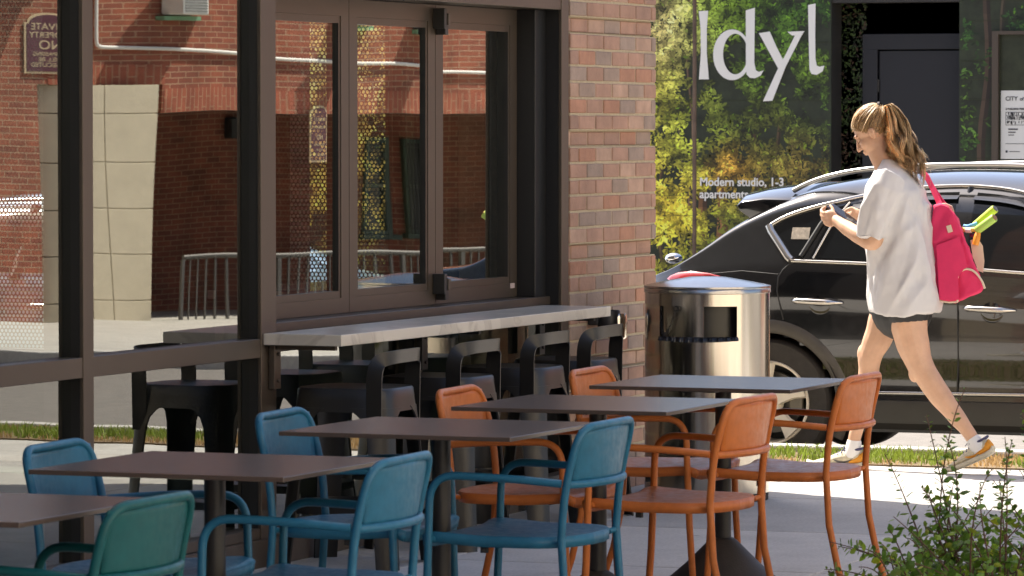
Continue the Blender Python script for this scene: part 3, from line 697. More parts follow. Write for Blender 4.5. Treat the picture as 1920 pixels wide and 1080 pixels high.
m = MB(); m.box(UM + .24, UM + .30, f1, f0, zd, zt); m.box(UM + .24, UM + .30, d0, f0, gb, zd); fr = put(m, 'door_frame', dpaint, A, bevel=.004)
m = MB(); m.box(UM + .262, UM + .298, f1 - .1, d0 - .012, gb + .02, zd - .012); dr = put(m, 'door', dpaint, A, bevel=.003)
for zz in (1.95, 1.0, .1):
    m = MB(); m.lathe([(0, zz), (.012, zz), (.012, zz + .11), (0, zz + .11)], 10, (UM + .255, d0 - .004, 0)); put(m, 'hinge', M['steel_black'], dr)
# lettering
white = pm('printed_white', (.80, .78, .74), .55)
def glyph(m, pts, d=.0055, sc=None, o=(0, 0)):
    P = [pu(x * .5 + o[0], y * .5 + o[1], UM) for x, y in pts]; n = len(P)
    vs = [(UM - d, p.y, p.z) for p in P] + [(UM - .0012, p.y, p.z) for p in P]
    m.add(vs, [tuple(range(n)), *[(i, (i + 1) % n, n + (i + 1) % n, n + i) for i in range(n)]])
L1, L2 = (1000, 0), (1400, 0)
m = MB(); glyph(m, [(620, 43), (655, 41), (650, 110), (650, 200), (658, 298), (621, 298), (628, 200), (627, 110)], o=L1); put(m, 'letter', white, A, fix=False)
m = MB(); n = 40
def ering(cx, cy, rx, ry, ix, iy, jx, jy, o):
    for i in range(n):
        a, b = 2 * math.pi * i / n, 2 * math.pi * (i + 1) / n
        glyph(m, [(cx + rx * math.cos(a), cy + ry * math.sin(a)), (cx + rx * math.cos(b), cy + ry * math.sin(b)), (ix + jx * math.cos(b), iy + jy * math.sin(b)), (ix + jx * math.cos(a), iy + jy * math.sin(a))], .0055, o=o)
ering(745, 206, 71, 95, 757, 203, 46, 76, L1)
glyph(m, [(796, 40), (830, 30), (829, 120), (828, 235), (834, 264), (846, 270), (863, 264), (852, 284), (830, 294), (812, 292), (800, 280), (797, 262)], .0062, o=L1); put(m, 'letter', white, A, fix=False)
m = MB(); glyph(m, [(45, 125), (86, 119), (112, 178), (140, 232), (120, 262), (84, 196)], .0055, o=L2); glyph(m, [(183, 128), (206, 132), (146, 250), (96, 378), (61, 380), (112, 268), (150, 196)], .0062, o=L2)
glyph(m, [(152, 120), (216, 117), (206, 133), (170, 134)], .0069, o=L2); put(m, 'letter', white, A, fix=False)
m = MB(); glyph(m, [(229, 20), (257, 14), (256, 120), (257, 220), (262, 246), (273, 251), (291, 246), (284, 268), (262, 281), (243, 278), (235, 262), (233, 200)], o=L2); put(m, 'letter', white, A, fix=False)
for txt, px, py in (('Modern studio, 1-3', 1312, 348), ('apartments', 1312, 371)):
    q = pu(px, py, UM); text_mesh(txt, .104, 'lettering', white, A, (q.x - .006 - UM, q.y - 14, q.z - gb), (R(90), 0, R(-90)), bold=.0022, sx=.97)
# thin rusty pole on the pavement before the wall
t_ = thing('thin_pole', (37.5, pu(1302, 300, 37.5).y, -.36), 'thin brown metal pole standing before the leaf wall left of the big lettering', 'pole')
m = MB(); m.lathe([(.018, -.36), (.018, 4.2), (0, 4.2)], 12, (37.5, t_.location.y, 0)); m.lathe([(.06, -.36), (.06, -.345), (.018, -.34)], 16, (37.5, t_.location.y, 0)); put(m, 'post', pm('rusty_steel', (.13, .085, .06), .7, var=.4, vscale=7), t_, smooth=50)
# notice board with a permit poster
t_ = thing('notice_board', (UM, pu(1905, 200, UM).y, 1.2), 'brown framed notice board holding a white permit poster, right end of the leaf wall', 'notice board')
n0, n1 = pu(1862, 100, UM), pu(2010, 330, UM)
frm = pm('brown_frame', (.075, .055, .04), .5)
m = MB(); zt_, zb_ = n0.z + .19, -.2
m.box(UM - .06, UM - .002, n0.y - .055, n0.y, zb_, zt_); m.box(UM - .06, UM - .002, n1.y, n0.y - .055, zt_ - .03, zt_); m.box(UM - .06, UM - .002, n1.y - .05, n1.y, zb_, zt_); put(m, 'frame', frm, t_)
m = MB(); m.box(UM - .012, UM - .0045, n1.y, n0.y - .055, zb_, zt_ - .03); put(m, 'board', pm('dim_backing', (.03, .035, .018), .35, var=.5, vscale=9), t_)
p0, p1 = pu(1876, 170, UM - .02), pu(1876, 298, UM - .02); pw = .52
m = MB(); m.box(UM - .02, UM - .0125, p0.y - pw, p0.y, p1.z, p0.z); po = put(m, 'poster', pm('poster_paper', (.70, .69, .66), .6), t_)
inkm = pm('poster_ink', (.03, .03, .035), .6)
for txt, sz, px, py in (('CITY', .050, 1884.5, 188.5), ('of', .042, 1911.5, 188.5), ('2 BUILDING PERMIT', .022, 1885, 206)):
    q = pu(px, py, UM - .02); text_mesh(txt, sz, 'lettering', inkm, po, (q.x - .002, q.y, q.z), (R(90), 0, R(-90)), bold=.001)
m = MB()
for y0_, y1_, x0_, x1_ in ((210, 211, 1885, 1925), (216.5, 217.3, 1885, 1925), (223, 223.8, 1885, 1925), (234, 234.8, 1885, 1925), (210, 234, 1885, 1885.8), (210, 234, 1897, 1897.6), (241, 243.5, 1890, 1908), (247, 249, 1890, 1904), (252.5, 254, 1890, 1901), (269, 270, 1885, 1925), (282, 286, 1885, 1889), (283.5, 284.8, 1892, 1912)):
    a, b = pu(x0_, y0_, UM - .02), pu(x1_, y1_, UM - .02); m.box(UM - .0225, UM - .0205, b.y, a.y, b.z, a.z)
rr = random.Random(4)
for k in range(44):
    x_, y_ = rr.uniform(1887, 1922), rr.choice([213.5, 220, 229]); a = pu(x_, y_ - rr.uniform(1, 3), UM - .02); m.box(UM - .0225, UM - .0205, a.y - .012 * rr.uniform(.2, 1), a.y, a.z - .03 * rr.uniform(.3, 1), a.z)
put(m, 'form_lines', inkm, po)

# ================================================================== BRICK BUILDING FARTHER DOWN THE STREET (seen in the glass)
OX, OY, OZ, OR = 46.87, -8.68, -.80, math.atan2(.4985, .8669)
O = thing('brick_apartment_house', (OX, OY, OZ), 'red brick apartment house with a pale concrete pier, seen mirrored in the shopfront glass', 'building', rz=OR)
def K(px, py=300):
    mm_ = math.tan(TH - math.atan((px - 960) / F)); k = (22.88 - OX * mm_) / (.4985 + .8669 * mm_); u = OX + .8669 * k; vv = 22.88 - .4985 * k
    return k, HC - (py - HY) * (cT * u + sT * vv) / F - OZ
OB = brick_mat('red_brick', [(.275, .082, .045), (.165, .050, .034)], (.36, .23, .15), .215, .0677, .012)
OBs = brick_mat('red_brick_soldier', [(.31, .09, .05), (.23, .065, .04)], (.36, .22, .14), .24, .0677, .011, swap=True)
kp0, kp1, kp2 = K(70)[0], K(188)[0], K(290)[0]; zp = K(230, 161)[1]; zs = K(400, 213)[1]
k0, k1 = -9.0, 12.5
m = MB(); m.box(k0, kp0, -.3, 0, -.4, 9.6); m.box(kp0, kp2, -.3, 0, zp, 9.6); m.box(kp2, k1, -.3, 0, zs, 9.6); m.build('wall', OB, O)
m = MB(); zsol = K(400, 170)[1]; m.box(kp2 + .02, k1, .0, .006, zs, zsol); m.build('soldier_course', OBs, O)
m = MB(); m.box(kp0 + .1, kp2 + .02, .0, .006, zp + .001, zp + .23); m.build('soldier_course', OBs, O)
m = MB(); m.box(kp2, k1, -4.2, -3.9, -.4, zs + .3); m.box(k1 - .3, k1, -3.9, -.3, -.4, zs + .3); m.box(kp2 - .3, kp2 - .02, -3.9, -.31, -.4, zs + .3); m.build('recess_wall', OB, O)
m = MB(); m.box(kp2, k1, -3.9, -.3, zs, zs + .1); m.build('soffit', pm('soffit_plaster', (.16, .13, .10), .8), O); m = MB(); m.box(kp2, k1, -3.9, -.3, -.4, .012); m.build('porch_floor', pm('porch_floor', (.12, .10, .085), .8), O)
m = MB(); m.box(k0, k1, -8, -4.2, -.4, 9.6); m.box(k0, k1, -8, .12, 9.6, 9.8); m.build('roof', M['dark'], O)
PIER = pm('cream_concrete', (.50, .44, .33), .85, var=.08, vscale=4, bump=.001, bscale=80)
zj = [zp] + [K(230, y)[1] for y in (213, 300, 387, 475, 562)] + [-.4]
m = MB(); kp0 -= .2; kp1 -= .2; kp2 -= .2
for i in range(len(zj) - 1):
    kk = [kp1, kp1 + (kp2 - kp1) * .36, kp2]
    for a, b in zip(kk[:-1], kk[1:]): m.box(a + .004, b - .004, -.1, .25, zj[i + 1] + .005, zj[i] - .005)
    m.prism([(kp0, -.25), (kp1 - .004, .25), (kp1 - .004, -.28), (kp0, -.28)], zj[i + 1] + .005, zj[i] - .005, 'z')
m.box(kp0 + .02, kp2 - .02, -.28, .23, -.4, zp - .01) if False else m.box(kp1, kp2 - .02, -.28, .238, -.4, zp - .01)
m.build('pier', PIER, O, bevel=.006)
def win(x0, x1, y0, y1, yw, bars):
    a, zt_ = K(x0, y0); b, zb_ = K(x1, y1); a += 3.11; b += 3.11; gf = pm('green_window_frame', (.05, .085, .06), .5)
    m = MB(); t = .05; m.box(a, a + t, yw, yw + .06, zb_, zt_); m.box(b - t, b, yw, yw + .06, zb_, zt_); m.box(a + t, b - t, yw, yw + .06, zt_ - t, zt_); m.box(a + t, b - t, yw, yw + .06, zb_, zb_ + t); zm = zb_ + (zt_ - zb_) * .5
    m.box(a + t, b - t, yw + .005, yw + .055, zm - .025, zm + .025); o = m.build('window', gf, O)
    m = MB(); m.box(a + t, b - t, yw + .01, yw + .02, zb_ + t, zt_ - t); m.build('glazing', pm('dark_window_glass', (.02, .025, .025), .08), o)
    m = MB(); m.box(a - .05, b + .05, yw, yw + .12, zb_ - .06, zb_); m.build('sill', gf, o)
    if bars:
        m = MB()
        for q in range(6): xx = a + (b - a) * (q + .5) / 6; m.box(xx - .008, xx + .008, yw + .09, yw + .105, zb_, zt_)
        for zz in (zb_ + .1, zm, zt_ - .1): m.box(a, b, yw + .086, yw + .09, zz - .012, zz + .012)
        m.build('window_bars', M['steel_black'], o)
win(700, 738, 262, 462, -3.9, 0); win(762, 808, 264, 457, -3.9, 1)
a, zt_ = K(408, 226); b, zb_ = K(452, 606); a += 3.11; b += 3.11
m = MB(); m.box(a, b, -3.9, -3.84, zb_, zt_); dd_ = m.build('door', pm('olive_door', (.13, .105, .065), .6), O, bevel=.01)
m = MB(); m.box(b - .12, b - .08, -3.84, -3.80, (zb_ + zt_) / 2 - .1, (zb_ + zt_) / 2 + .02); m.build('handle', M['chrome'], dd_)
a, zt_ = K(368, 226); b, zb_ = K(400, 268); a += 3.11; b += 3.11; m = MB(); m.box(a, b, -3.9, -3.72, zb_, zt_); m.build('wall_lamp', M['black'], O, bevel=.02)
for x0, x1, y0 in ((308, 380, 33), (688, 744, 50), (838, 886, 60), (60, 120, -60)):
    a, z_ = K(x0, y0); b, _ = K(x1, y0); a -= .22; b -= .22
    m = MB(); m.box(a, b, .002, .14, z_ - .05, z_); sl = m.build('window_sill', pm('green_sill', (.16, .30, .18), .6), O)
    ac = thing('air_conditioner', O.matrix_world @ Vector((0, 0, 0)), 'x', 'air conditioner', 'window air conditioners on the brick apartment house', rz=OR); ac.location = (OX, OY, OZ)
    ac['label'] = {308: 'white window air conditioner above the conduit left of the black post', 688: 'window air conditioner above the middle folding pane', 838: 'window air conditioner above the right folding pane', 60: 'window air conditioner far left, above the purple sign'}[x0]
    m = MB(); m.box(a + .05, b - .05, .01, .42, z_ + .015, z_ + .36); m.build('casing', pm('ac_white', (.62, .62, .58), .5), ac, bevel=.015)
    m = MB()
    for q in range(9): m.box(a + .08, b - .08, .42, .428, z_ + .045 + q * .033, z_ + .063 + q * .033)
    m.build('grille', pm('ac_grey', (.25, .25, .24), .5), ac)
    m = MB(); m.box(a + .02, b - .02, -.004, .003, z_ + .38, z_ + 1.5); m.build('pane', pm('window_dark', (.03, .035, .035), .1), sl)
    m = MB(); m.box(a, b, .0035, .05, z_ + .37, z_ + .43); m.build('meeting_rail', pm('green_sill2', (.16, .30, .18), .6), sl)
m = MB(); pts = [K(196, -60), K(201, 82), K(206, 90), K(330, 98), K(470, 106), K(700, 118), K(905, 130), K(1100, 140)]
m.tube(rounded([(p[0], .035, p[1]) for p in pts], .08, 5), .023, 10); m.build('conduit', pm('white_conduit', (.66, .64, .60), .5), O, smooth=60)
m = MB(); pts = [K(862, 40), K(864, 126)]; m.tube([(p[0], .03, p[1]) for p in pts], .016, 8); m.build('conduit', pm('white_conduit2', (.60, .55, .48), .5), O, smooth=60)
# the two purple plaques
def plaque(x0, x1, y0, y1, lab, yy, lines):
    a, zt_ = K(x0, y0); b, zb_ = K(x1, y1); t_ = thing('sign_plaque', (OX, OY, OZ), lab, 'sign', 'purple private property signs', rz=OR); cx = (a + b) / 2; hw = (b - a) / 2; sh = zt_ - hw * .42
    arch = [(cx - hw, zb_), (cx + hw, zb_), (cx + hw, sh)] + [(cx + hw * .86 * math.cos(q), sh + (zt_ - sh) * math.sin(q)) for q in [math.pi * k / 14 for k in range(15)]] + [(cx - hw, sh)]
    inn = [(cx + (p[0] - cx) * .90, (zb_ + zt_) / 2 + (p[1] - (zb_ + zt_) / 2) * .93) for p in arch]
    m = MB(); m.prism(arch, yy, yy + .018); m.build('border', pm('cream_paint', (.50, .38, .24), .6), t_)
    m = MB(); m.prism(inn, yy + .0185, yy + .024); m.build('panel', pm('plum_paint', (.085, .022, .035), .5), t_)
    H_ = zt_ - zb_
    for txt, f_, sz in lines: text_mesh(txt, sz * hw * 2, 'lettering', pm('cream_lettering', (.50, .40, .26), .6), t_, (cx, yy + .026, zb_ + H_ * f_), (R(90), 0, R(180)), 'CENTER', .001, sx=.9)
LN = [('PRIVATE', .72, .21), ('PROPERTY', .59, .18), ('NO', .40, .28), ('TRESPASSING', .29, .12), ('WILL BE', .20, .13), ('PROSECUTED', .11, .13)]
plaque(48, 123, 22, 140, 'larger plum coloured sign with cream border, mirrored in the leftmost bay', .01, LN)
plaque(603, 640, 197, 305, 'smaller plum coloured sign on the brick, mirrored in the first folding pane', .03, LN)
# railing of metal bars before the house
t_ = thing('railing', (OX, OY, OZ), 'grey metal barred railing before the brick apartment house, mirrored in the glass', 'railing', rz=OR)
ra, zt_ = K(296, 482); rb, _ = K(980, 482); zb_ = K(400, 622)[1]; gal = pm('galvanised', (.085, .08, .075), .5, metal=.5)
yy = .55
m = MB(); m.tube([(ra, yy, zt_), (rb, yy, zt_)], .03, 10); m.build('top_rail', gal, t_, smooth=60)
m = MB(); m.box(ra, rb, yy - .015, yy + .015, zb_, zb_ + .03); m.build('bottom_rail', gal, t_)
nb = int((rb - ra) / .115)
for q in range(nb + 1):
    x_ = ra + (rb - ra) * q / nb; big = q % 14 == 0; h_ = .022 if big else .009
    m = MB(); m.box(x_ - h_, x_ + h_, yy - h_ + .0, yy + h_, zb_ + .0305 if not big else -.05, zt_ - .025); m.build('post' if big else 'bar', gal, t_)

# ================================================================== THE REST OF THE YARD (behind and beside the camera)
t_ = thing('unseen_bounce_building', (6, -7.6, 0), 'unseen sunlit cream stucco building across the terrace, made pale to bounce light onto it', 'building')
TB = pm('bounce_cream_stucco', (.74, .655, .53), .85, var=.08, vscale=2, bump=.003, bscale=60)  # unseen wall made pale and set close to throw warm light on the terrace
m = MB(); m.box(-14, 17.5, -20, -7.6, -.1, 12); t2 = put(m, 'wall', TB, t_)
for k in range(9):
    for zz in (1.0, 4.4):
        m = MB(); a = -12 + k * 3.3; m.box(a, a + 1.2, -7.598, -7.55, zz, zz + 1.8); f_ = put(m, 'window', M['bronze'], t_)
        m = MB(); m.box(a + .08, a + 1.12, -7.549, -7.54, zz + .08, zz + 1.72); put(m, 'pane', pm('window_pane_dark', (.02, .022, .025), .06), f_)
m = MB(); m.box(-14.1, 17.6, -20.1, -7.5, 12, 12.2); put(m, 'roof', M['dark'], t_)
t_ = thing('rear_building', (-16, 3, 0), 'dark shingled building behind the terrace', 'building')
SH = brick_mat('dark_shingle', [(.06, .045, .038), (.04, .03, .026)], (.012, .01, .009), .30, .16, .012)
m = MB(); m.box(-26, -14.5, -8, 30, -.1, 7.0); put(m, 'wall', dwall, t_); m = MB(); m.box(-26.2, -14.3, -8.2, 30.2, 7.0, 7.2); put(m, 'roof', M['dark'], t_)

# ================================================================== CARS
def car(name, label, base, P):
    """base = world point on the road under the rear axle; the car points towards -y"""
    T_ = thing(name, base, label, 'car', rz=R(-90))
    # local frame of the thing: x forward, y left (away from us is +y after the turn: near side is -y), z up
    paint = P['paint']; A0, A1 = P['a0'], P['a1']
    def W(a): return smin(a, P['W'])
    def ztop(a): return smin(a, P['top'])
    def zbelt(a): return min(smin(a, P['belt']), ztop(a) - .03)
    def zbot(a): return smin(a, P['bot'])
    def side(a, z):
        """half width of the body at height z"""
        wb, zt, zb = W(a), ztop(a), zbelt(a)
        if z <= zb:
            q = (z - zbot(a)) / max(.01, zb - zbot(a)); base_ = wb * (.955 + .045 * math.sin(min(1, q * 1.25) * math.pi / 2)) 
            base_ += .012 * math.exp(-((z - (zb - .17)) / .05) ** 2) - .020 * math.exp(-((z - .47) / .10) ** 2) * min(1, max(0, wb - .8) * 12)
            return base_ - .035 * max(0, (q - .86) / .14) ** 2 * 1
        p = min(1.0, (z - zb) / max(.01, zt - zb)); ex = 7 + 17 * min(1, max(0, (.45 - a) / .6)); return (wb - .035) * (1 - P['tumble'] * (zt - zb) / .5 * p * .95) * max(0.0, 1 - p ** ex) ** .5
    RA, RF, wr, ar = 0.0, P['wb'], P['wr'], P['wr'] + .045
    zc = wr
    # body shell
    na = 110; A_ = [A0 + (A1 - A0) * i / na for i in range(na + 1)]
    nb_, nt_ = 22, 18; rows = []
    for a in A_:
        zb, zt, z0 = zbelt(a), ztop(a), zbot(a); row = []
        for i in range(nb_ + 1):
            z = z0 + (zb - z0) * i / nb_; row.append((a, side(a, z), z))
        for i in range(1, nt_ + 1):
            p = math.sin(i / nt_ * math.pi / 2) if i < nt_ else 1.0; z = zb + (zt - zb) * p; row.append((a, side(a, z), z))
        c = row[-1]; 
        rows.append(row)
    m = MB(); n = len(rows[0])
    for sgn in (1, -1):
        vs = [(x, y * sgn, z) for r in rows for x, y, z in r]; fs = []
        for i in range(na):
            for j in range(n - 1):
                ca = .25 * sum(rows[i + p][j + q][0] for p in (0, 1) for q in (0, 1)); cz_ = .25 * sum(rows[i + p][j + q][2] for p in (0, 1) for q in (0, 1))
                if min(math.hypot(ca - RA, cz_ - zc), math.hypot(ca - RF, cz_ - zc)) < ar: continue
                f_ = (i * n + j, (i + 1) * n + j, (i + 1) * n + j + 1, i * n + j + 1); fs.append(f_ if sgn < 0 else f_[::-1])
        m.add(vs, fs)
    for e in (0, na):
        r = rows[e]; vs = [(x, y, z) for x, y, z in r] + [(x, -y, z) for x, y, z in r]
        m.add(vs, [(j, j + 1, n + j + 1, n + j) if e else (j, n + j, n + j + 1, j + 1) for j in range(n - 1)])
    body = m.build('body', paint, T_, smooth=40, fix=False)
    m = MB(); m.box(A0 + .25, A1 - .25, -.68, .68, zbot(1) + .02, .5); m.build('underbody', M['black'], T_)
    # wheels
    tyre, rimm = M['rubber'], P['rim']
    def wheel(x, y, out):
        wm = MB(); hwid = .105
        wm.lathe([(wr * .66, -hwid * .9), (wr * .80, -hwid), (wr * .95, -hwid), (wr * .99, -hwid * .8), (wr, -hwid * .5), (wr, hwid * .5), (wr * .99, hwid * .8), (wr * .95, hwid), (wr * .80, hwid), (wr * .66, hwid * .9)], 56, (0, 0, 0), 'y')
        ty = wm.build('wheel', P['tyre'], T_, smooth=40); ty.location = (x, y, zc)
        rm = MB(); rr = wr * .665; o = out * hwid
        rm.lathe([(rr, o * .9), (rr * .985, o * 1.02), (rr * .94, o * .98), (rr * .90, o * .6), (rr * .88, -o * .8), (rr, -o * .85)], 56, (0, 0, 0), 'y')
        rm.lathe([(0.0, o * .72), (.035, o * .72), (.05, o * .66), (.07, o * .45)], 24, (0, 0, 0), 'y')
        for k in range(5):
            q0 = 2 * math.pi * k / 5 + P['spin']; rings = []
            for f_, wd, dp in ((.05, .045, .70), (.30, .034, .74), (.62, .036, .82), (.93, .060, .92)):
                r_ = rr * f_; ring = []
                for sx_, dd in ((-1, 0), (-.55, .012), (.55, .012), (1, 0), (.8, -.03), (-.8, -.03)):
                    ring.append(Vector((r_ * math.cos(q0) - sx_ * wd * math.sin(q0), o * dp + math.copysign(dd, o), r_ * math.sin(q0) + sx_ * wd * math.cos(q0))))
                rings.append(ring)
            rm.loft(rings)
        rm.build('rim', rimm, ty, smooth=35)
        bm_ = MB(); bm_.lathe([(0, o * .25), (rr * .72, o * .25), (rr * .72, -o * .1), (0, -o * .1)], 40, (0, 0, 0), 'y'); bm_.build('brake_disc', pm('brake_disc', (.12, .11, .10), .35, metal=.8), ty, smooth=40)
        bm_ = MB(); bm_.obox(Matrix.Translation((rr * .60, o * .33, rr * .12)), .04, .02, .075); bm_.build('brake_caliper', pm('caliper', (.20, .18, .15), .5, metal=.5), ty, bevel=.01)
        dk = MB(); dk.lathe([(0, -o * .5), (rr * .9, -o * .5)], 40, (0, 0, 0), 'y'); dk.build('wheel_back', M['black'], ty)
    for x in (RA, RF):
        for sgn in (-1, 1): wheel(x, sgn * (W(x) - .125), sgn)
    # wheel wells and arch lips
    for x in (RA, RF):
        m = MB()
        for sgn in (-1, 1):
            q = [math.pi * (-.12 + 1.24 * k / 30) for k in range(31)]
            m.loft([[(x + (ar + .02) * math.cos(k), sgn * (W(x) + .0), zc + (ar + .02) * math.sin(k)) for k in q], [(x + (ar + .01) * math.cos(k), sgn * (W(x) - .35), zc + (ar + .01) * math.sin(k)) for k in q]], False, False)
        m.build('wheel_well', M['black'], T_, smooth=60)
        for sgn in (-1, 1):
            m = MB(); q = [math.pi * (-.14 + 1.28 * k / 40) for k in range(41)]; rings = []
            for r_, off in ((ar - .012, -.03), (ar - .008, .006), (ar + .012, .014), (ar + P['lip'], .010), (ar + P['lip'] + .012, -.004)):
                rings.append([(x + r_ * math.cos(k), sgn * (side(x + r_ * math.cos(k), max(zbot(x), zc + r_ * math.sin(k))) + off), zc + r_ * math.sin(k)) for k in q])
            m.loft(rings, False, False); m.build('arch_trim', P['lipm'], T_, smooth=60, fix=False)
    # side windows with their bright surround
    for sgn in (-1, 1):
        def onside(pts, off): return [Vector((a, sgn * (side(a, z) + off), z)) for a, z in pts]
        for poly, nm in P['glass']:
            m = MB(); xs = [p[0] for p in poly]; a0, a1 = min(xs), max(xs); ng = 26; top = []; bot = []
            for i in range(ng + 1):
                a = a0 + (a1 - a0) * i / ng; zz = []
                for k in range(len(poly)):
                    p, q = poly[k], poly[(k + 1) % len(poly)]
                    if abs(p[0] - q[0]) < 1e-9:
                        if abs(a - p[0]) < 1e-9: zz += [p[1], q[1]]
                    elif min(p[0], q[0]) - 1e-9 <= a <= max(p[0], q[0]) + 1e-9: zz.append(p[1] + (q[1] - p[1]) * (a - p[0]) / (q[0] - p[0]))
                top.append((a, max(zz))); bot.append((a, min(zz)))
            grid = [[(t[0], b[1] + (t[1] - b[1]) * j / 8) for j in range(9)] for t, b in zip(top, bot)]
            m.loft([[(a, sgn * (side(a, z) + .004), z) for a, z in col_] for col_ in grid], False, False)
            m.build(nm, P['glassm'], T_, smooth=60, fix=False)
        def strip(pts, r_, nm, mt_, off=.006, flat=1.0):
            m = MB(); m.tube(onside(pts, off), r_, 8, flat=flat); return m.build(nm, mt_, T_, smooth=60)
        for pts, r_, nm, mt_ in P['strips']: strip(pts, r_, nm, mt_)
        for pts, r_ in P['cuts']: strip(pts, r_, 'panel_gap', M['black'], .0005)
        for hx, hz in P['handles']:
            m = MB(); y0 = sgn * (side(hx, hz) + .006); hm = []
            for i in range(13):
                s_ = i / 12; hm.append((hx - .14 + .28 * s_, y0 + sgn * .034 * math.sin(math.pi * min(1, max(0, s_))) ** .5, hz + .004 - .010 * s_))
            m.tube(hm, [.008] + [.0165] * 3 + [.0175] * 6 + [.013, .010, .006], 10, flat=1.0); h_ = m.build('door_handle', P['trim'], T_, smooth=60)
            m = MB(); m.ell((hx + .01, sgn * (side(hx, hz) - .012), hz - .002), (.072, .018, .072), nu=28, nv=14); m.build('handle_cup', P['cup'], h_, smooth=60)
    for b_ in P['extra']: b_(T_, side, W, ztop, zbelt)
    return T_
black_paint = pm('black_car_paint', (.006, .0065, .0075), .16, coat=1, var=.3, vscale=14, rvar=.03, spec=.5)
dusty = pm('dusty_grey_trim', (.075, .066, .054), .5, var=.2, vscale=12)
tinted = pm('tinted_car_glass', (.006, .007, .008), .03, spec=.42)
bronzechrome = pm('satin_chrome_trim', (.60, .57, .53), .22, metal=1)
tyrem = pm('dusty_tyre', (.040, .035, .030), .85, var=.25, vscale=20, bump=.002, bscale=90)
rimp = pm('silver_alloy', (.78, .70, .57), .5, metal=.05, var=.12, vscale=12)
def suv_extra(T_, side, W, ztop, zbelt):
    # spoiler over the tailgate glass
    m = MB(); rings = []
    for i in range(25):
        y = -.67 + 1.34 * i / 24; k = 1 - (y / .67) ** 2; fw = .07 * k; lo = -.035 * (1 - k) ** 2
        rings.append([(.10, y, 1.462 + .062 * k + lo), (-.10 - fw, y, 1.468 + .030 * k + lo), (-.225 - fw, y, 1.452 + .020 * k + lo), (-.250 - fw, y, 1.432 + .016 * k + lo), (-.235 - fw, y, 1.405 + .012 * k + lo), (-.15, y, 1.345 + .01 * k + lo), (.05, y, 1.36 + lo)])
    m.loft(rings); m.build('spoiler', black_paint, T_, smooth=35, bevel=.006)
    for sgn in (-1, 1):
        # tail lamps wrapped round the corner
        m = MB(); pts = [(-.60, 1.000), (-.58, 1.018), (-.53, 1.036), (-.45, 1.044), (-.35, 1.036), (-.27, 1.020), (-.36, 1.006), (-.45, .985), (-.55, .980)]
        cx = sum(p[0] for p in pts) / len(pts); cz_ = sum(p[1] for p in pts) / len(pts); rings = []
        for s_, off in ((1.03, -.012), (1.0, .006), (.85, .011), (.35, .013), (.02, .014)):
            rings.append([(cx + (a - cx) * s_, sgn * (side(cx + (a - cx) * s_, cz_ + (z - cz_) * s_) + off), cz_ + (z - cz_) * s_) for a, z in pts])
        m.loft(rings); m.build('tail_lamp', pm('red_lamp_lens', (.36, .02, .022), .08, coat=1, spec=.8), T_, smooth=60)
        # roof rail
        m = MB(); rl = bez((.04, sgn * .565, 1.478), (.25, sgn * .595, 1.59), (.5, sgn * .60, 1.612), (.95, sgn * .60, 1.622), 14) + bez((1.0, sgn * .60, 1.622), (1.5, sgn * .60, 1.625), (1.75, sgn * .59, 1.60), (1.95, sgn * .575, 1.50), 14)
        m.tube(rl, .019, 10, flat=.75); m.build('roof_rail', pm('satin_rail', (.58, .57, .55), .3, metal=.9), T_, smooth=60)
        # rain visors over the doors
        for a0, a1 in ((.42, .99), (1.075, 1.80)):
            m = MB(); L_ = []; 
            for i in range(17):
                a = a0 + (a1 - a0) * i / 16; zt = smin(a, SUV_TOPLINE) - .004; L_.append([(a, sgn * (side(a, zt) + .008), zt), (a, sgn * (side(a, zt) + .030), zt - .028), (a, sgn * (side(a, zt - .065) + .026), zt - .062), (a, sgn * (side(a, zt - .065) + .022), zt - .064), (a, sgn * (side(a, zt) + .026), zt - .029)])
            m.loft(L_, True, True); m.build('rain_visor', pm('smoked_visor', (.02, .021, .023), .12, spec=.7), T_, smooth=50)
        # sill
        m = MB(); rings = [[(a, sgn * (.862 + o), z) for o, z in ((0, .375), (.03, .37), (.038, .335), (.030, .25), (.0, .215), (-.06, .21), (-.06, .375))] for a in (.44, .7, 1.4, 2.1, 2.36)]
        m.loft(rings); m.build('sill_trim', pm('sill_grey', (.045, .042, .036), .4, var=.15, vscale=8), T_, smooth=35)
        # mirrors
        m = MB(); m.ell((2.02, sgn * .985, 1.06), (.075, .12, .085), nu=20, nv=12); m.tube([(2.02, sgn * .86, 1.02), (2.02, sgn * .93, 1.03)], .03, 8); m.build('mirror', black_paint, T_, smooth=50)
        # parking sticker in the quarter window
    m = MB(); s0 = side(.15, 1.24)
    m.add([(.105, -(side(.105, z) + .0065), z) for z in (1.222, 1.284)] + [(.205, -(side(.205, z) + .0065), z) for z in (1.284, 1.222)], [(0, 1, 2, 3)]); st = m.build('window_sticker', pm('faded_sticker', (.30, .25, .19), .6, var=.5, vscale=45), T_)
    # wiper on the tailgate
    m = MB(); m.tube([(-.62, -.05, 1.09), (-.655, .1, 1.115), (-.64, .45, 1.12)], .012, 8); m.build('rear_wiper', M['black'], T_, smooth=60); m = MB(); m.ell((-.63, -.62, 1.105), (.05, .04, .03)); m.build('hatch_fitting', M['chrome'], T_, smooth=60)
    # head lamps and the plate
    for sgn in (-1, 1):
        m = MB(); m.ell((3.40, sgn * .66, .75), (.16, .14, .09)); m.build('headlight', pm('clear_lamp', (.5, .5, .5), .05), T_, smooth=60)
    m = MB(); m.box(-.835, -.815, -.26, .26, .70, .86); m.build('number_plate', pm('plate_white', (.6, .6, .6), .5), T_)
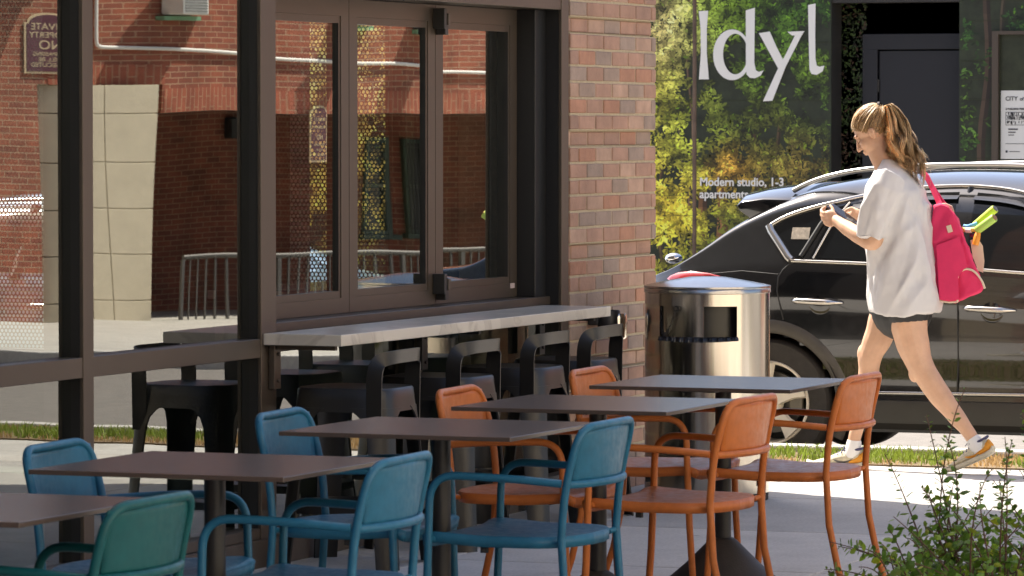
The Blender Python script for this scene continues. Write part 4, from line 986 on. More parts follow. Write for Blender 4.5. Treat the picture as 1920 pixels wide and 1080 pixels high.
SUV_TOPLINE = [(-.032, 1.288), (.052, 1.338), (.192, 1.386), (.323, 1.420), (.569, 1.474), (.80, 1.500), (1.0, 1.507), (1.20, 1.495), (1.45, 1.445), (1.80, 1.31), (2.25, 1.06)]
def topz(a): return smin(a, SUV_TOPLINE)
BELT = [(.126, 1.107), (.52, 1.097), (1.16, 1.071), (1.39, 1.056), (2.3, 1.01)]
def beltz(a): return interp(a, BELT)
def lin(a0, a1, n): return [a0 + (a1 - a0) * i / n for i in range(n + 1)]
qwin = [(-.010, 1.283)] + [(a, topz(a) - .016) for a in lin(.05, .30, 6)] + [(.165, 1.125), (.126, 1.122)]
rdoor = [(.335, topz(.335) - .03)] + [(a, topz(a) - .03) for a in lin(.45, .985, 6)] + [(.985, beltz(.985) + .012), (.225, 1.125)]
fdoor = [(1.085, beltz(1.085) + .012)] + [(1.085, topz(1.085) - .03)] + [(a, topz(a) - .03) for a in lin(1.2, 2.1, 8)] + [(2.15, beltz(2.15) + .02)]
suvP = dict(paint=black_paint, a0=-.86, a1=3.72, wb=2.80, wr=.342, tumble=.30, rim=rimp, tyre=tyrem, spin=.42, lip=.055, lipm=dusty, trim=bronzechrome, cup=pm('gloss_black_cup', (.008, .008, .009), .08, coat=1), glassm=tinted,
    W=[(-.86, .50), (-.80, .66), (-.72, .77), (-.60, .83), (-.42, .872), (-.15, .893), (.2, .90), (1.4, .90), (2.5, .895), (3.1, .86), (3.45, .76), (3.65, .58), (3.72, .45)],
    top=[(-.86, .80), (-.82, .94), (-.72, 1.01), (-.58, 1.062), (-.42, 1.165), (-.25, 1.300), (-.10, 1.392), (.03, 1.462), (.2, 1.528), (.53, 1.576), (.9, 1.592), (1.4, 1.578), (1.85, 1.49), (2.30, 1.18), (2.48, 1.07), (2.8, 1.03), (3.3, .95), (3.55, .84), (3.72, .60)],
    belt=[(-.86, .75), (-.80, .93), (-.66, 1.02), (-.5, 1.055), (-.2, 1.09), (.126, 1.107), (.52, 1.097), (1.39, 1.056), (2.3, 1.0), (2.8, .97), (3.4, .84), (3.72, .56)],
    bot=[(-.86, .42), (-.7, .30), (-.5, .24), (.5, .20), (2.3, .20), (3.2, .22), (3.72, .32)],
    glass=[(qwin, 'quarter_window'), (rdoor, 'side_window'), (fdoor, 'side_window')],
    strips=[([(a, topz(a)) for a in lin(-.025, 2.2, 40)], .0125, 'window_trim', bronzechrome), ([(-.030, 1.290), (-.012, 1.26), (.05, 1.19), (.105, 1.125), (.126, 1.108)], .024, 'window_trim', bronzechrome),
            ([(a, beltz(a)) for a in lin(.126, 2.25, 24)], .010, 'window_trim', bronzechrome), ([(a, .405 + .006 * a) for a in lin(.47, 2.33, 10)], .012, 'rocker_strip', bronzechrome),
            ([(.325, topz(.32) - .02), (.26, 1.30), (.175, 1.13)], .014, 'pillar_trim', M['black']), ([(.40, topz(.40) - .02), (.33, 1.32), (.245, 1.12)], .006, 'pillar_trim', bronzechrome), ([(1.035, beltz(1.035)), (1.035, topz(1.035) - .01)], .016, 'pillar_trim', pm('gloss_pillar', (.01, .01, .011), .1))],
    cuts=[([(.126, 1.10), (.085, 1.06), (.061, 1.02), (.058, .95), (.070, .884), (.091, .79)], .004), ([(1.045, 1.06), (1.06, .90), (1.058, .6), (1.045, .40)], .0045), ([(2.25, 1.0), (2.27, .8), (2.25, .42)], .0045), ([(-.36, 1.03), (-.15, 1.05), (.06, 1.035)], .002)],
    handles=[(.285, .892), (1.235, .865)], extra=[suv_extra])
suv = car('parked_car', 'black parked SUV with satin window trim behind the walking woman', (23.95, 7.60, -.178), suvP)
# the pale blue saloon parked behind it, seen through the perforated screen
blue_paint = pm('pale_blue_paint', (.22, .34, .46), .25, coat=1)
sedan_top = [(-.2, .95), (.35, 1.30), (.7, 1.38), (1.2, 1.40), (1.7, 1.30), (2.25, 1.0)]
sg = [(.25, 1.0)] + [(a, smin(a, sedan_top) - .03) for a in lin(.4, 2.1, 12)] + [(2.15, .98)]
def sed_extra(T_, side, W, ztop, zbelt):
    gm = pm('windscreen', (.10, .16, .22), .05)
    m = MB(); rings = []
    for a in lin(1.95, 2.62, 8): rings.append([(a, y, ztop(a) - .04 * (abs(y) / .62) ** 2.5 + .004) for y in lin(-.60, .60, 14)])
    m.loft(rings, False, False); m.build('windscreen', gm, T_, smooth=60)
    for sgn in (-1, 1):
        m = MB(); m.ell((3.5, sgn * .62, .66), (.15, .14, .08)); m.build('headlight', pm('clear_lamp2', (.55, .55, .55), .05), T_, smooth=60)
        m = MB(); m.ell((2.25, sgn * .97, .98), (.07, .11, .07)); m.build('mirror', blue_paint, T_, smooth=60)
    m = MB(); m.box(3.74, 3.77, -.55, .55, .42, .54); m.build('grille', M['chrome'], T_)
sedP = dict(suvP); sedP.update(paint=blue_paint, a0=-1.0, a1=3.76, wb=2.72, wr=.32, tumble=.30, spin=.1, lip=.02, lipm=blue_paint,
    top=[(-1.0, .75), (-.9, .98), (-.3, 1.06), (.1, 1.22), (.6, 1.40), (1.2, 1.45), (1.7, 1.40), (2.1, 1.27), (2.55, 1.03), (2.7, .98), (3.3, .86), (3.6, .74), (3.76, .52)],
    belt=[(-1.0, .70), (-.9, .90), (.3, .98), (2.3, .93), (2.8, .88), (3.4, .76), (3.76, .50)],
    bot=[(-1.0, .36), (-.6, .24), (.5, .19), (2.3, .19), (3.3, .22), (3.76, .32)],
    W=[(-1.0, .6), (-.9, .76), (-.5, .86), (.2, .90), (2.4, .89), (3.1, .86), (3.5, .76), (3.76, .55)],
    glass=[(sg, 'side_window')], strips=[([(a, smin(a, sedan_top)) for a in lin(-.1, 2.2, 30)], .012, 'window_trim', bronzechrome), ([(1.15, .95), (1.15, 1.36)], .03, 'pillar_trim', M['black'])],
    cuts=[([(1.15, .92), (1.15, .3)], .004)], handles=[(.4, .82), (1.4, .80)], extra=[sed_extra])
car('parked_car', 'pale blue parked car seen through the perforated screen inside the shop', (23.95, 13.3, -.178), sedP)

# ================================================================== THE WALKING WOMAN
_pu = pu; DU = .60
def pu(x, y, u): return _pu(x, y, u + DU)      # the figure keeps its own planes, all shifted alike
UP = 20.76
skin = pm('skin', (.56, .335, .215), .50, var=.13, vscale=14, bump=.0003, bscale=260, sss=.12)
hairm = pm('light_brown_hair', (.3, .2, .1), .38, attr=True, trans=.30)
hairm.node_tree.nodes['Principled BSDF'].inputs['Specular IOR Level'].default_value = .6
cloth = pm('white_cotton', (.63, .61, .605), .85, var=.03, vscale=5, bump=.0006, bscale=180, trans=.12)
W_ = thing('person', (UP + DU, pu(1690, 880, UP).y, -.050), 'person in white t-shirt and black shorts walking past the car, looking at a phone', 'person')
def remesh(mb, name, mat_, parent, vox, it=4, fac=.5, loc=True):
    me = bpy.data.meshes.new(name); me.from_pydata(mb.v, [], mb.f)
    bm = bmesh.new(); bm.from_mesh(me); bmesh.ops.recalc_face_normals(bm, faces=bm.faces); bm.to_mesh(me); bm.free()
    o = bpy.data.objects.new(name, me); COL.objects.link(o)
    r = o.modifiers.new('r', 'REMESH'); r.mode = 'VOXEL'; r.voxel_size = vox
    if it: s_ = o.modifiers.new('s', 'SMOOTH'); s_.iterations = it; s_.factor = fac
    dg = bpy.context.evaluated_depsgraph_get(); me2 = bpy.data.meshes.new_from_object(o.evaluated_get(dg)); bpy.data.objects.remove(o)
    me2.name = name; me2.materials.clear(); me2.materials.append(mat_); me2.polygons.foreach_set('use_smooth', [True] * len(me2.polygons)); me2.polygons.foreach_set('material_index', [0] * len(me2.polygons))
    o = bpy.data.objects.new(name, me2); COL.objects.link(o); o.parent = parent
    if loc and parent is not None and parent.type == 'EMPTY': o.location = -Vector(parent.location)
    return o
def limb(m, pts, seg=16, n=5):
    """a tapering limb through (point, radius) pairs"""
    P = [Vector(p) for p, r in pts]; r = [q for _, q in pts]; path = []; rad = []
    for i in range(len(P) - 1):
        a = P[max(i - 1, 0)]; b = P[i]; c = P[i + 1]; d_ = P[min(i + 2, len(P) - 1)]
        for k in range(n):
            t = k / n; path.append(.5 * ((2 * b) + (c - a) * t + (2 * a - 5 * b + 4 * c - d_) * t * t + (3 * b - a - 3 * c + d_) * t ** 3)); rad.append(r[i] + (r[i + 1] - r[i]) * (3 * t * t - 2 * t ** 3))
    path.append(P[-1]); rad.append(r[-1]); m.tube(path, rad, seg)
    m.ell(P[0], (r[0],) * 3); m.ell(P[-1], (r[-1],) * 3)
UN, UFa = 20.68, 20.84                  # near (left) and far (right) leg
m = MB()
# far leg, in front and nearly straight
limb(m, [(pu(1672, 566, UFa), .088), (pu(1660, 600, UFa), .083), (pu(1648, 632, UFa), .072), (pu(1633, 666, UFa), .060), (pu(1630, 694, UFa), .052), (pu(1629, 722, UFa), .055), (pu(1620, 765, UFa), .045), (pu(1608, 805, UFa), .033), (pu(1602, 830, UFa), .031), (pu(1601, 848, UFa), .036)])
m.ell(pu(1619, 664, UFa), (.042, .028, .05))
# near leg, behind, heel lifting
limb(m, [(pu(1702, 560, UN), .096), (pu(1704, 600, UN), .093), (pu(1711, 640, UN), .083), (pu(1726, 684, UN), .066), (pu(1741, 709, UN), .060), (pu(1762, 740, UN), .057), (pu(1790, 776, UN), .045), (pu(1815, 808, UN), .034), (pu(1826, 825, UN), .032), (pu(1833, 838, UN), .036)])
m.ell(pu(1716, 700, UN), (.042, .030, .045))
# trunk, shoulders, neck
limb(m, [(pu(1690, 572, UP), .14), (pu(1690, 520, UP), .13), (pu(1688, 460, UP), .118), (pu(1684, 390, UP), .135), (pu(1676, 350, UP), .11), (pu(1668, 334, UP), .07)])
limb(m, [(pu(1668, 330, UP), .062), (pu(1658, 306, UP), .056), (pu(1648, 284, UP), .056), (pu(1643, 262, UP), .058)])
# near arm with the phone hand
limb(m, [(pu(1669, 350, UP - .165), .050), (pu(1657, 385, UP - .19), .05), (pu(1645, 430, UP - .205), .045), (pu(1637, 454, UP - .205), .041), (pu(1614, 443, UP - .18), .042), (pu(1592, 430, UP - .14), .037), (pu(1573, 417, UP - .10), .029), (pu(1566, 412, UP - .085), .026)])
# far arm
limb(m, [(pu(1666, 350, UP + .165), .050), (pu(1655, 390, UP + .19), .05), (pu(1646, 430, UP + .18), .043), (pu(1636, 436, UP + .16), .040), (pu(1622, 420, UP + .10), .034), (pu(1612, 409, UP + .05), .026)])
# head, built about its own middle: y forwards, z up, then bent down towards the phone
HP = R(33); hc = pu(1636, 247, UP - .01)
HM = Matrix.Translation(hc) @ Matrix.Rotation(R(7), 4, 'Z') @ Matrix.Rotation(-HP, 4, 'X')
h3 = HM.to_3x3()
def hell(c, r): m.ell(HM @ Vector(c), r, h3, 20, 14)
hell((0, -.012, .028), (.074, .095, .083)); hell((0, .028, -.035), (.060, .060, .075)); hell((0, .030, -.080), (.047, .048, .034)); hell((0, .066, -.100), (.020, .017, .016))
hell((0, .078, .020), (.050, .014, .013)); hell((0, .086, -.062), (.021, .012, .0062)); hell((0, .084, -.075), (.019, .012, .0068)); hell((0, .081, -.068), (.024, .008, .014))
for sx in (-1, 1):
    hell((sx * .034, .060, -.032), (.025, .024, .026)); hell((sx * .030, .076, -.002), (.015, .010, .009)); hell((sx * .011, .092, -.040), (.009, .010, .008))
    hell((sx * .077, -.004, -.013), (.006, .017, .030)); hell((sx * .084, -.009, -.003), (.005, .015, .021)); hell((sx * .082, .000, -.030), (.005, .008, .010))
for k in range(9):
    t = k / 8; hell((0, .084 + .024 * t, .004 - .044 * t), (.007 + .005 * t, .010, .010))
# hands: palm, four fingers and a thumb each
def finger(pts, r0=.0088, r1=.0068):
    limb(m, [(p, r0 + (r1 - r0) * i / (len(pts) - 1)) for i, p in enumerate(pts)], 10, 4)
LH = UP - .085
m.ell(pu(1556, 407, LH), (.018, .040, .036)); m.ell(pu(1560, 413, LH), (.020, .034, .030))
for i, (x, y, du) in enumerate(((1543, 398, .004), (1543, 405, .0), (1545, 412, -.002), (1549, 419, .0))):
    finger([pu(x + 9, y + 4, LH - .012 + du), pu(x + 2, y + 2, LH - .020 + du), pu(x - 3, y - 2, LH - .004 + du), pu(x - 1, y - 7 + i, LH + .018 + du), pu(x + 5, y - 10 + i, LH + .028 + du)])
finger([pu(1563, 404, LH + .0), pu(1562, 396, LH + .012), pu(1560, 390, LH + .022), pu(1557, 386, LH + .030)], .0105, .008)
RH = UP + .045
m.ell(pu(1605, 402, RH), (.022, .034, .030)); m.ell(pu(1611, 407, RH), (.022, .030, .026))
for i, (x, y, du) in enumerate(((1592, 392, .012), (1590, 397, .018), (1591, 403, .022), (1595, 408, .024))):
    finger([pu(x + 12, y + 1, RH + du * .6), pu(x + 4, y - 2 + i * .4, RH + du), pu(x - 2, y + 2, RH + du), pu(x - 1, y + 9 - i, RH + du - .012)])
finger([pu(1603, 396, RH - .018), pu(1596, 391, RH - .024), pu(1589, 393, RH - .030), pu(1583, 398, RH - .034)], .0105, .0075)
body = remesh(m, 'body', skin, W_, .0042, 4, .5)
# eye and lashes, eyebrow
lash = pm('dark_lashes', (.05, .03, .02), .7)
for sx in (-1, 1):
    m = MB(); m.tube([HM @ Vector((sx * q, y_, z_)) for q, y_, z_ in ((.043, .072, -.008), (.036, .082, -.013), (.028, .087, -.014), (.020, .086, -.011))], .0018, 6); put(m, 'eyelash', lash, W_)
    m = MB(); m.tube([HM @ Vector((sx * q, y_, z_)) for q, y_, z_ in ((.050, .068, .018), (.038, .086, .024), (.022, .092, .021))], .003, 6); put(m, 'eyebrow', pm('brow', (.20, .12, .06), .8), W_)
# hair: a close cap drawn back, thousands of strands, a wavy ponytail
m = MB(); rng = np.random.default_rng(21)
def capp(th, ph, k=1.0):                # point on the cap in head coordinates
    return Vector((.0785 * k * math.cos(ph) * math.cos(th), -.014 + .1000 * k * math.cos(ph) * math.sin(th), .034 + .0865 * k * math.sin(ph)))
def oncap(p): return not (abs(p.y + .006) < .020 and p.z < .012) and p.z > (.92 * p.y - .012 if p.y > 0 else max(-.062, -.012 + 1.3 * p.y))
def hcol(): 
    k = rng.uniform(.55, 1.45); g = rng.random()
    return (.58 * k, .405 * k, .22 * k) if g < .50 else ((.84 * k, .67 * k, .43 * k) if g < .86 else (.19 * k, .10 * k, .042 * k))
nu, nv = 60, 36; vs = {}; fs = []
for j in range(nv):
    for i in range(nu):
        q = [capp(2 * math.pi * a / nu, -.9 + (math.pi / 2 + .9) * b / nv) for a, b in ((i, j), (i + 1, j), (i + 1, j + 1), (i, j + 1))]
        if oncap(sum(q, Vector()) / 4): m.add([HM @ p for p in q], [(0, 1, 2, 3)], (.30, .185, .08))
tail0 = Vector((0, -.100, .088))        # where the hair is gathered
def ribbon(pts, w0, col, side_):
    n = len(pts); vs = []
    for i, p in enumerate(pts):
        w = w0 * (1 - .75 * (i / (n - 1)) ** 2); vs += [p - side_ * w, p + side_ * w]
    m.add(vs, [(2 * i, 2 * i + 1, 2 * i + 3, 2 * i + 2) for i in range(n - 1)], col)
cnt = 0
while cnt < 1500:
    th, ph = rng.uniform(0, 6.283), rng.uniform(-.7, 1.45); p = capp(th, ph, 1.0)
    if not oncap(p): continue
    cnt += 1; pts = []; lift = rng.uniform(1.01, 1.085); jit = Vector(rng.normal(0, .004, 3))
    for k in range(9):
        t = k / 8; q = p.lerp(tail0, t); c = q - Vector((0, -.014, .034)); rr = math.sqrt((c.x / .0785) ** 2 + (c.y / .100) ** 2 + (c.z / .0865) ** 2); lf = 1.004 + (lift - 1.004) * math.sin(math.pi * min(1, .08 + t * .92)) ** .7
        q = Vector((0, -.014, .034)) + c * (lf / max(rr, .5)) * (1 - .0 * t) + jit * math.sin(t * 3); pts.append(HM @ q)
    ribbon(pts, rng.uniform(.0009, .0022), hcol(), Vector((.6, .6, .5)).normalized() if cnt % 2 else Vector((1, 0, .2)).normalized())
for i in range(90):                     # loose wisps at the brow and nape
    a = rng.uniform(-.05, .05); p = Vector((a, .075 - abs(a) * .4, .066)) if i < 55 else Vector((rng.choice([-1, 1]) * .066, rng.uniform(-.02, .03), rng.uniform(-.01, .03)))
    dr = Vector((rng.normal(0, .3), .5 if i < 55 else -.3, -.45)); pts = [HM @ (p + dr * .030 * t + Vector(rng.normal(0, .0012, 3)) * t) for t in (0, .3, .6, 1.0)]
    ribbon(pts, .0009, hcol(), Vector((0, .5, 1)))
bp = [(1652, 200), (1653, 236), (1657, 262), (1661, 286), (1676, 306), (1704, 322)]     # the two sides of the ponytail
fp = [(1690, 203), (1705, 236), (1716, 262), (1726, 284), (1735, 304), (1738, 316)]
LK = [dict(c=rng.uniform(.02, .98), f=rng.uniform(11, 19), p=rng.uniform(0, 6.28), a=rng.uniform(2.2, 5.2), k=rng.uniform(.60, 1.45), l=rng.uniform(.80, 1.08), d=rng.normal(0, .032)) for _ in range(42)]
for i in range(3000):
    lk = LK[i % 42]; w_ = min(1, max(0, lk['c'] + rng.normal(0, .035))); du = lk['d'] + rng.normal(0, .008); ln = lk['l'] * rng.uniform(.86, 1.06); pts = []
    stray = rng.random() < .05; sx_ = rng.uniform(4, 20) * (1 if w_ > .5 else -.4); e1 = rng.normal(0, .35); am = lk['a'] * rng.uniform(.8, 1.2)
    for k in range(22):
        t = k / 21 * ln; s_ = min(4.999, t * 5); j = int(s_); f_ = s_ - j
        L_ = np.array(bp[j]) * (1 - f_) + np.array(bp[j + 1]) * f_; R__ = np.array(fp[j]) * (1 - f_) + np.array(fp[j + 1]) * f_
        pos = L_ * (1 - w_) + R__ * w_
        if t < .12: pos = np.array((1659, 199)) * (1 - t / .12) + pos * (t / .12); pos[1] -= 10 * math.sin(math.pi * t / .12) * (.3 + .7 * w_)
        ph_ = lk['f'] * t + lk['p'] + e1; g_ = min(1, max(0, t - .06) * 4)
        pos = pos + np.array((am * math.sin(ph_) * g_ + (t * t * sx_ if stray else 0), .6 * am * math.cos(ph_ * 1.1) * g_ + max(0, t - .93) * (w_ > .3) * (w_ < .9) * 190))
        pts.append(pu(pos[0], pos[1], UP - .01 + du * (math.sin(math.pi * min(1, t)) * .7 + .45) + .009 * math.sin(ph_ + 1.4) * g_))
    c = hcol(); dk = lk['k'] * (1.2 if w_ < .3 else 1.0); ribbon(pts, rng.uniform(.0010, .0024), tuple(q * dk for q in c), Vector((.25, .8, .55)).normalized() if i % 2 else Vector((.9, .3, .3)).normalized())
put(m, 'hair', hairm, W_, colour=True, fix=False)
m = MB(); m.lathe([(.016, -.008), (.021, -.004), (.021, .004), (.016, .008)], 18, (0, 0, 0)); hb = m.build('hair_tie', pm('hair_tie', (.03, .02, .02), .7), W_, smooth=60); hb.matrix_local = Matrix.Translation(HM @ tail0 - Vector(W_.location)) @ Matrix.Rotation(R(60), 4, 'X')
# t-shirt: wide, hanging, with sleeves to the elbow
m = MB(); N_ = 40; rings = []
prof = [(298, 1654, 1682, .066), (307, 1649, 1694, .095), (317, 1642, 1708, .155), (328, 1636, 1718, .190), (340, 1632, 1728, .208), (358, 1629, 1738, .212), (385, 1627, 1745, .206), (420, 1625, 1751, .204), (460, 1624, 1756, .208), (500, 1624.5, 1761, .213), (540, 1626, 1766, .220), (566, 1628, 1768, .224), (583, 1630, 1766, .224)]
for y, xl, xr, lat in prof:
    # find the ellipse whose outline in the photo's view reaches from xl to xr
    xc = (xl + xr) / 2; hw = (xr - xl) / 2 / 392.6; cp = pu(xc, y, UP); f_ = math.sqrt(max(.03 ** 2, hw * hw - (lat * sT) ** 2)) / cT
    ring = []
    for k in range(N_):
        q = 2 * math.pi * k / N_; c_, s_ = math.cos(q), math.sin(q); e = 2.35; kk = (abs(c_) ** e + abs(s_) ** e) ** (-1 / e)
        dip = -.030 * (1 - abs(s_ * kk) ** 2) * (y > 560) if False else 0
        ring.append(Vector((cp.x + lat * c_ * kk, cp.y + f_ * s_ * kk, cp.z - (.030 * max(0, 1 - abs(s_ + .15) * 1.1) if y > 560 else 0) * (1 if y > 575 else .5))))
    rings.append(ring)
m.loft(rings)
for sg, ps in ((-1, [((1668, 329), .165, .075), ((1657, 358), .205, .083), ((1646, 395), .225, .080), ((1638, 425), .228, .076), ((1635, 446), .224, .074)]), (1, [((1666, 329), .165, .075), ((1655, 358), .205, .083), ((1648, 395), .215, .080), ((1642, 425), .205, .074), ((1640, 440), .20, .070)])):
    pth = [pu(p[0], p[1], UP + sg * o) for p, o, r in ps]; rad = [r for _, _, r in ps]
    m.tube(pth, rad, 24)
shirt = remesh(m, 't_shirt', cloth, W_, .0075, 6, .5)
# folds: long ones falling from the shoulder blade, short ones gathered at the sleeve
me = shirt.data; co = np.empty(len(me.vertices) * 3); me.vertices.foreach_get('co', co); co = co.reshape(-1, 3)
no = np.empty(len(me.vertices) * 3); me.vertices.foreach_get('normal', no); no = no.reshape(-1, 3)
org = np.array(pu(1690, 583, UP))
for i in range(len(co)):
    p = co[i] - org; lo = 1 - min(1, max(0, (p[2] - .05) / .55))
    g = mnoise.noise(Vector((p[0] * 7, p[1] * 9 + p[2] * 2.6, p[2] * 1.3))) * .030 * (.35 + .65 * lo) + (.5 - abs(mnoise.noise(Vector((p[0] * 9, p[1] * 12 + p[2] * 4.5, p[2] * 2.2 + 9)))) * 2) * .017 + mnoise.noise(Vector((p[0] * 16, p[1] * 20 + p[2] * 6, p[2] * 4 + 9))) * .012 + mnoise.noise(Vector((p[0] * 38, p[1] * 34, p[2] * 24 + 3))) * .0035
    dg_ = abs((p[1] * .75 + p[2] * .55 - .18)); g += -.012 * math.exp(-(dg_ / .022) ** 2) * (1 if p[0] < 0 else 0) * max(0, 1 - abs(p[2] - .30) / .25)
    co[i] += no[i] * g * (.25 + .75 * min(1, max(0, (.66 - p[2]) / .12))) * min(1, max(.22, (p[2] + .01) / .14))
me.vertices.foreach_set('co', co.reshape(-1)); me.update()
# shorts
m = MB(); sh = pm('black_shorts', (.007, .007, .008), .6, bump=.0008, bscale=60)
limb(m, [(pu(1692, 545, UP), .158), (pu(1692, 580, UP), .155)], 20)
limb(m, [(pu(1676, 570, UFa), .105), (pu(1668, 582, UFa), .099), (pu(1667, 585, UFa), .096)], 20)
limb(m, [(pu(1702, 570, UN), .112), (pu(1703, 580, UN), .108), (pu(1703, 586, UN), .104)], 20)
remesh(m, 'shorts', sh, W_, .008, 4, .5)
# trainers and socks
sole_m = pm('pale_rubber', (.55, .50, .38), .6, var=.15, vscale=40); up_m = pm('cream_knit', (.50, .45, .33), .8, var=.25, vscale=70, bump=.001, bscale=300)
or_m = pm('orange_suede', (.62, .26, .025), .8); navy = pm('navy_lining', (.045, .045, .11), .7); sock_m = pm('white_sock', (.72, .71, .70), .9, bump=.0006, bscale=250)
def shoe(heel, toe, roll, swoosh):
    heel, toe = Vector(heel), Vector(toe); Y = (toe - heel).normalized(); X = Y.cross(Vector((0, 0, 1))).normalized(); Z = X.cross(Y); ln = (toe - heel).length / .285
    MT = Matrix.Translation(heel) @ Matrix((X, Y, Z)).transposed().to_4x4(); T = lambda p: MT @ (Vector(p) * ln)
    ys = [-.004, .01, .04, .08, .12, .16, .20, .235, .265, .285]
    hw = [.018, .030, .036, .036, .036, .041, .046, .045, .035, .012]; tp = [.060, .088, .095, .093, .086, .070, .056, .048, .040, .030]; sp = [.024, .010, .004, .003, .003, .002, .002, .004, .011, .022]
    m = MB(); rings = []
    for y, w__, z in zip(ys, hw, sp):
        w2 = w__ + .006; ring = []
        for k in range(16):
            q = 2 * math.pi * k / 16; e = 4; c_, s_ = math.cos(q), math.sin(q); kk = (abs(c_) ** e + abs(s_) ** e) ** (-1 / e); ring.append(T((w2 * c_ * kk, y * 1.015, z + .014 + .014 * s_ * kk)))
        rings.append(ring)
    m.loft(rings); so = put(m, 'shoe_sole', sole_m, W_, smooth=50)
    m = MB(); rings = []
    for y, w__, h_, z in zip(ys, hw, tp, sp):
        ring = []; b0 = z + .022; hh = max(.004, (h_ - b0))
        for k in range(20):
            q = 2 * math.pi * k / 20; c_, s_ = math.cos(q), math.sin(q); kx = w__ * c_ * (1 - .28 * max(0, s_)); ring.append(T((kx, y, b0 + hh * (.5 + .5 * s_))))
        rings.append(ring)
    m.loft(rings); so2 = put(m, 'shoe_upper', up_m, W_, smooth=60)
    m = MB(); rings = []
    for y, w__, h_, z in zip(ys[:5], hw[:5], tp[:5], sp[:5]):
        ring = []; b0 = z + .022; hh = max(.004, (h_ - b0)) * (1 - max(0, y - .015) * 5.5); y_ = y * .62
        for k in range(20):
            q = 2 * math.pi * k / 20; c_, s_ = math.cos(q), math.sin(q); kx = (w__ + .0022) * c_ * (1 - .28 * max(0, s_)); ring.append(T((kx, y_ - .002, b0 + hh * (.5 + .5 * s_))))
        rings.append(ring)
    m.loft(rings); put(m, 'heel_counter', or_m, so2, smooth=60)
    m = MB(); m.tube([T((.030 * math.cos(q), .052 + .050 * math.sin(q), .094 + .008 * math.sin(q) ** 2 - .010 * (math.sin(q) > 0) * math.sin(q))) for q in [6.283 * k / 24 for k in range(25)]], .0062 * ln, 8); put(m, 'collar', navy, so2, smooth=60)
    m = MB()
    for k in range(4):
        y = .112 + k * .018; zt = .092 - k * .0085; m.tube([T((-.026, y, zt - .012)), T((0, y + .004, zt + .001)), T((.026, y, zt - .012))], .0026, 6)
    m.tube([T((-.004, .104, .096)), T((-.022, .110, .108)), T((-.034, .122, .098))], .002, 6); m.tube([T((.004, .104, .096)), T((-.02, .096, .112)), T((-.036, .098, .10))], .002, 6)
    put(m, 'laces', navy, so2, smooth=60)
    # curved mark on both flanks
    for sg in (-1, 1):
        def fl(y, z):
            w__ = interp(y, list(zip(ys, hw))); h_ = interp(y, list(zip(ys, tp))); b0 = interp(y, list(zip(ys, sp))) + .022; s_ = min(.99, max(-.99, (z - b0) / (h_ - b0) * 2 - 1)); c_ = math.sqrt(1 - s_ * s_); return T((sg * (w__ * c_ * (1 - .28 * max(0, s_)) + .0018), y, z))
        top = [(.045, .060), (.070, .046), (.100, .040), (.125, .044), (.150, .052)]; bot = [(.045, .060), (.070, .040), (.105, .029), (.135, .036), (.150, .052)]
        m = MB(); n_ = 12; A_ = [fl(.048 + .10 * i / n_, interp(.048 + .10 * i / n_, top)) for i in range(n_ + 1)]; B_ = [fl(.048 + .10 * i / n_, interp(.048 + .10 * i / n_, bot)) for i in range(n_ + 1)]
        m.loft([A_, B_], False, False); put(m, 'shoe_mark', swoosh, so2, fix=False)
    return T
T1 = shoe(pu(1625, 881, UFa), pu(1517, 881, UFa), 0, pm('grey_mark', (.09, .085, .085), .6))
T2 = shoe(pu(1869, 853, UN), pu(1776, 893, UN), 0, or_m)
for q0, q1, u_ in (((1603, 826), (1601, 850), UFa), ((1824, 823), (1836, 840), UN)):
    m = MB(); a, b = pu(*q0, u_), pu(*q1, u_); m.tube([a, a.lerp(b, .25), a.lerp(b, .6), b, b + (b - a) * .35], [.034, .0375, .040, .044, .040], 18); put(m, 'sock', sock_m, W_, smooth=60)

# phone in her hands
t_ = thing('phone', pu(1578, 402, UP - .03), 'dark smartphone held in the walking woman\'s hands', 'phone')
a, b = pu(1556, 385, UP - .035), pu(1604, 419, UP - .035); Yd = (b - a).normalized(); Xd = Vector((.97, -.1, .18)); Xd = (Xd - Yd * Xd.dot(Yd)).normalized(); Zd = Xd.cross(Yd)
PM_ = Matrix.Translation((a + b) / 2) @ Matrix((Xd, Yd, Zd)).transposed().to_4x4()
m = MB(); m.obox(PM_, .036, (b - a).length / 2, .0045); put(m, 'case', pm('phone_case', (.06, .06, .10), .4), t_, bevel=.004)
m = MB(); m.obox(PM_ @ Matrix.Translation((0, 0, .0052 if Zd.z > 0 else -.0052)), .032, (b - a).length / 2 - .006, .0005); put(m, 'screen', pm('phone_screen', (.02, .02, .025), .06), t_)

# pink tote bag on her far shoulder
pink = pm('magenta_canvas', (.66, .028, .115), .8, var=.08, vscale=14, bump=.0006, bscale=280); cream = pm('cream_piping', (.66, .54, .40), .75)
UB0, UB1 = 20.80, 20.91
t_ = thing('tote_bag', pu(1795, 565, 20.88), 'bright pink tote bag with cream piping hanging behind the walking woman', 'bag')
def bagpt(x, y, u): return pu(x, y, u)
out0 = [(1750, 384), (1764, 379), (1780, 384), (1792, 402), (1801, 424), (1812, 456), (1824, 488), (1839, 518), (1847, 538), (1840, 550), (1816, 560), (1793, 568), (1768, 565), (1745, 556), (1735, 500), (1742, 430)]
m = MB(); rings = []
cxm = sum(p[0] for p in out0) / len(out0); cym = sum(p[1] for p in out0) / len(out0)
for f_, k in ((0, .95), (.12, 1.0), (.5, 1.0), (.88, .95), (1, .86)):
    u = UB0 + (UB1 - UB0) * f_; rings.append([bagpt(cxm + (x - cxm) * k - (u - UB0) * sT * 392 * .0 , cym + (y - cym) * k, u) for x, y in out0])
m.loft(rings); bagb = remesh(m, 'bag_body', pink, t_, .006, 5, .5)
